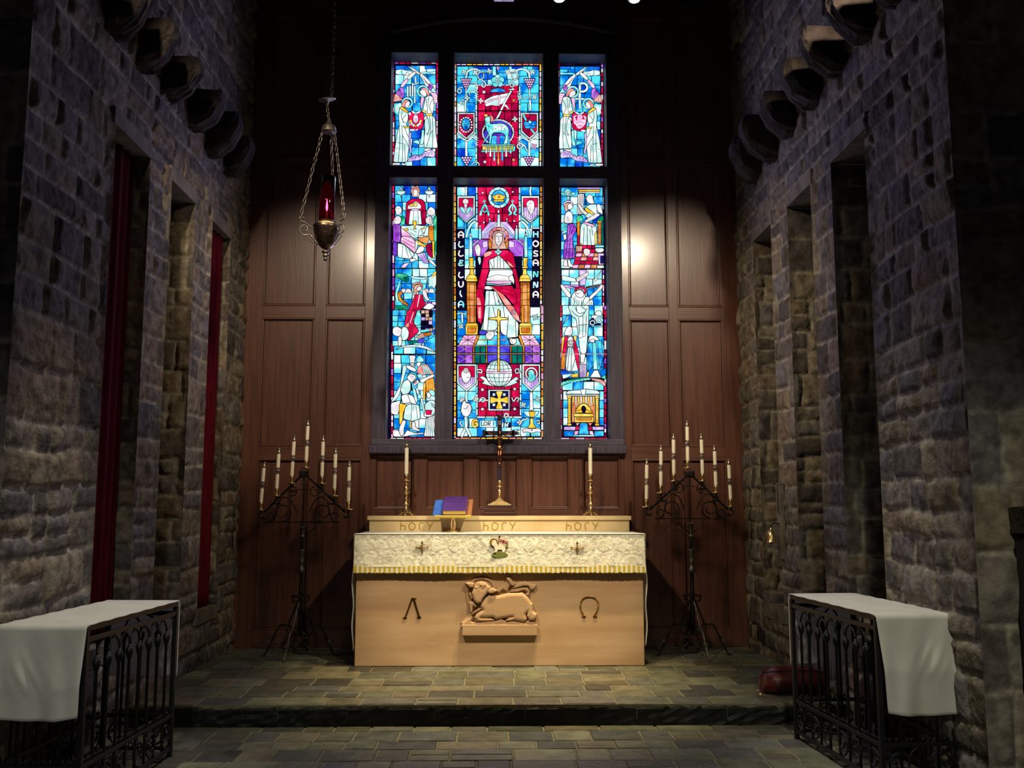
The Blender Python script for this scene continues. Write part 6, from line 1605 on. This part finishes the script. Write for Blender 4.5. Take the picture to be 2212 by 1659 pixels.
# ------------------------------------------------------------------ small things on the right wall
bw = thing('wall_bell', 'small brass bell on a bracket on the right stone wall by the panelling', 'bell', (XR-.03, 7.20, .90))
MB().box(-.012, .02, -.05, .05, -.10, .47).build('backplate', M['dressed'], bw, bevel=.003)
MB().tube(smooth_path([(-.012, 0, .16), (-.05, 0, .17), (-.075, 0, .15), (-.075, 0, .135)], 5), .005, 6).build('hook', M['iron'], bw, smooth=True)
MB().lathe([(.046, 0), (.043, .008), (.038, .02), (.036, .05), (.03, .075), (.018, .09), (.006, .097), (.007, .11), (.003, .115)], 24, (-.075, 0, .022)).build('bell_cup', M['brass'], bw, smooth=True)
mb = MB(); mb.ell((-.075, 0, .02), .010, .010, .010); mb.tube([(-.075, 0, .03), (-.075, 0, .07)], .003, 6); mb.build('clapper', M['iron'], bw, smooth=True)
mb = MB(); mb.tube([(-.014, -.045, .46), (-.03, -.045, .46), (-.03, -.045, .24), (-.014, -.045, .24)], .0035, 5); mb.tube([(-.014, .045, .46), (-.03, .045, .46), (-.03, .045, .40)], .0035, 5); mb.build('wire_bracket', M['iron'], bw, smooth=True)
ou = tag(MB().box(-.012, .015, -.035, .035, -.055, .055).build('wall_outlet', M['plastic'], None, bevel=.004), 'small dark outlet box low on the right stone wall by the panelling', 'outlet')
ou.location = (XR-.045, 7.83, .17)
lg = bpy.data.objects.new('stone_ledge', None); COL.objects.link(lg); lg.parent = WR; lg.location = (2.44, YE-.02, 1.08)
n = 14; rnd = random.Random(3); A = np.zeros((7, n, 3))
for i, (d, z) in enumerate(((0, .0), (.12, .0), (.17, .02), (.18, .06), (.17, .10), (.12, .12), (0, .12))):
    for j in range(n): A[i, j] = (-.12+.62*j/(n-1), -d+rnd.uniform(-.006, .006)+.01, z+rnd.uniform(-.006, .006))
mb = MB().grid(A); mb.face(A[:, 0]); mb.face(A[:, -1]); mb.build('ledge_stone', M['corbel'], lg, smooth=True)
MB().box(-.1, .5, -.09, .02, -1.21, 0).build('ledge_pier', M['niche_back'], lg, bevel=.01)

# ------------------------------------------------------------------ spotlights on the beam
def spotlight(x, label, lit=True):
    t = thing('spotlight', label, 'spotlight', (x, 6.49, 5.16), 0, 'spotlights on the roof beam')
    MB().lathe([(.03, 0), (.03, -.02), (.01, -.024), (.01, -.12)], 14).build('stem', M['black'], t, smooth=True)
    h = MB().lathe([(.02, -.10), (.045, -.115), (.05, -.13), (.05, -.295), (.044, -.302), (.04, -.298), (.038, -.24), (.005, -.24)], 22).build('housing', M['black'], t, smooth=True)
    l_ = MB().lathe([(.001, -.305), (.034, -.305), (.034, -.302), (.001, -.302)], 20).build('lens', M['lens'] if lit else M['plastic'], t); l_['label'] = 'glowing lens' if lit else 'unlit lens'
spotlight(.464, 'lit black spotlight hanging from the beam above the window centre')
spotlight(1.013, 'lit black spotlight hanging from the beam above the right of the window')
bxl = thing('beam_box', 'grey box fixture under the roof beam above the window', 'fixture', (.06, 6.49, 5.16))
MB().box(-.075, .075, -.05, .05, -.295, -.22).build('box', M['irong'], bxl, bevel=.005); MB().box(-.015, .015, -.015, .015, -.22, 0).build('bracket', M['black'], bxl)
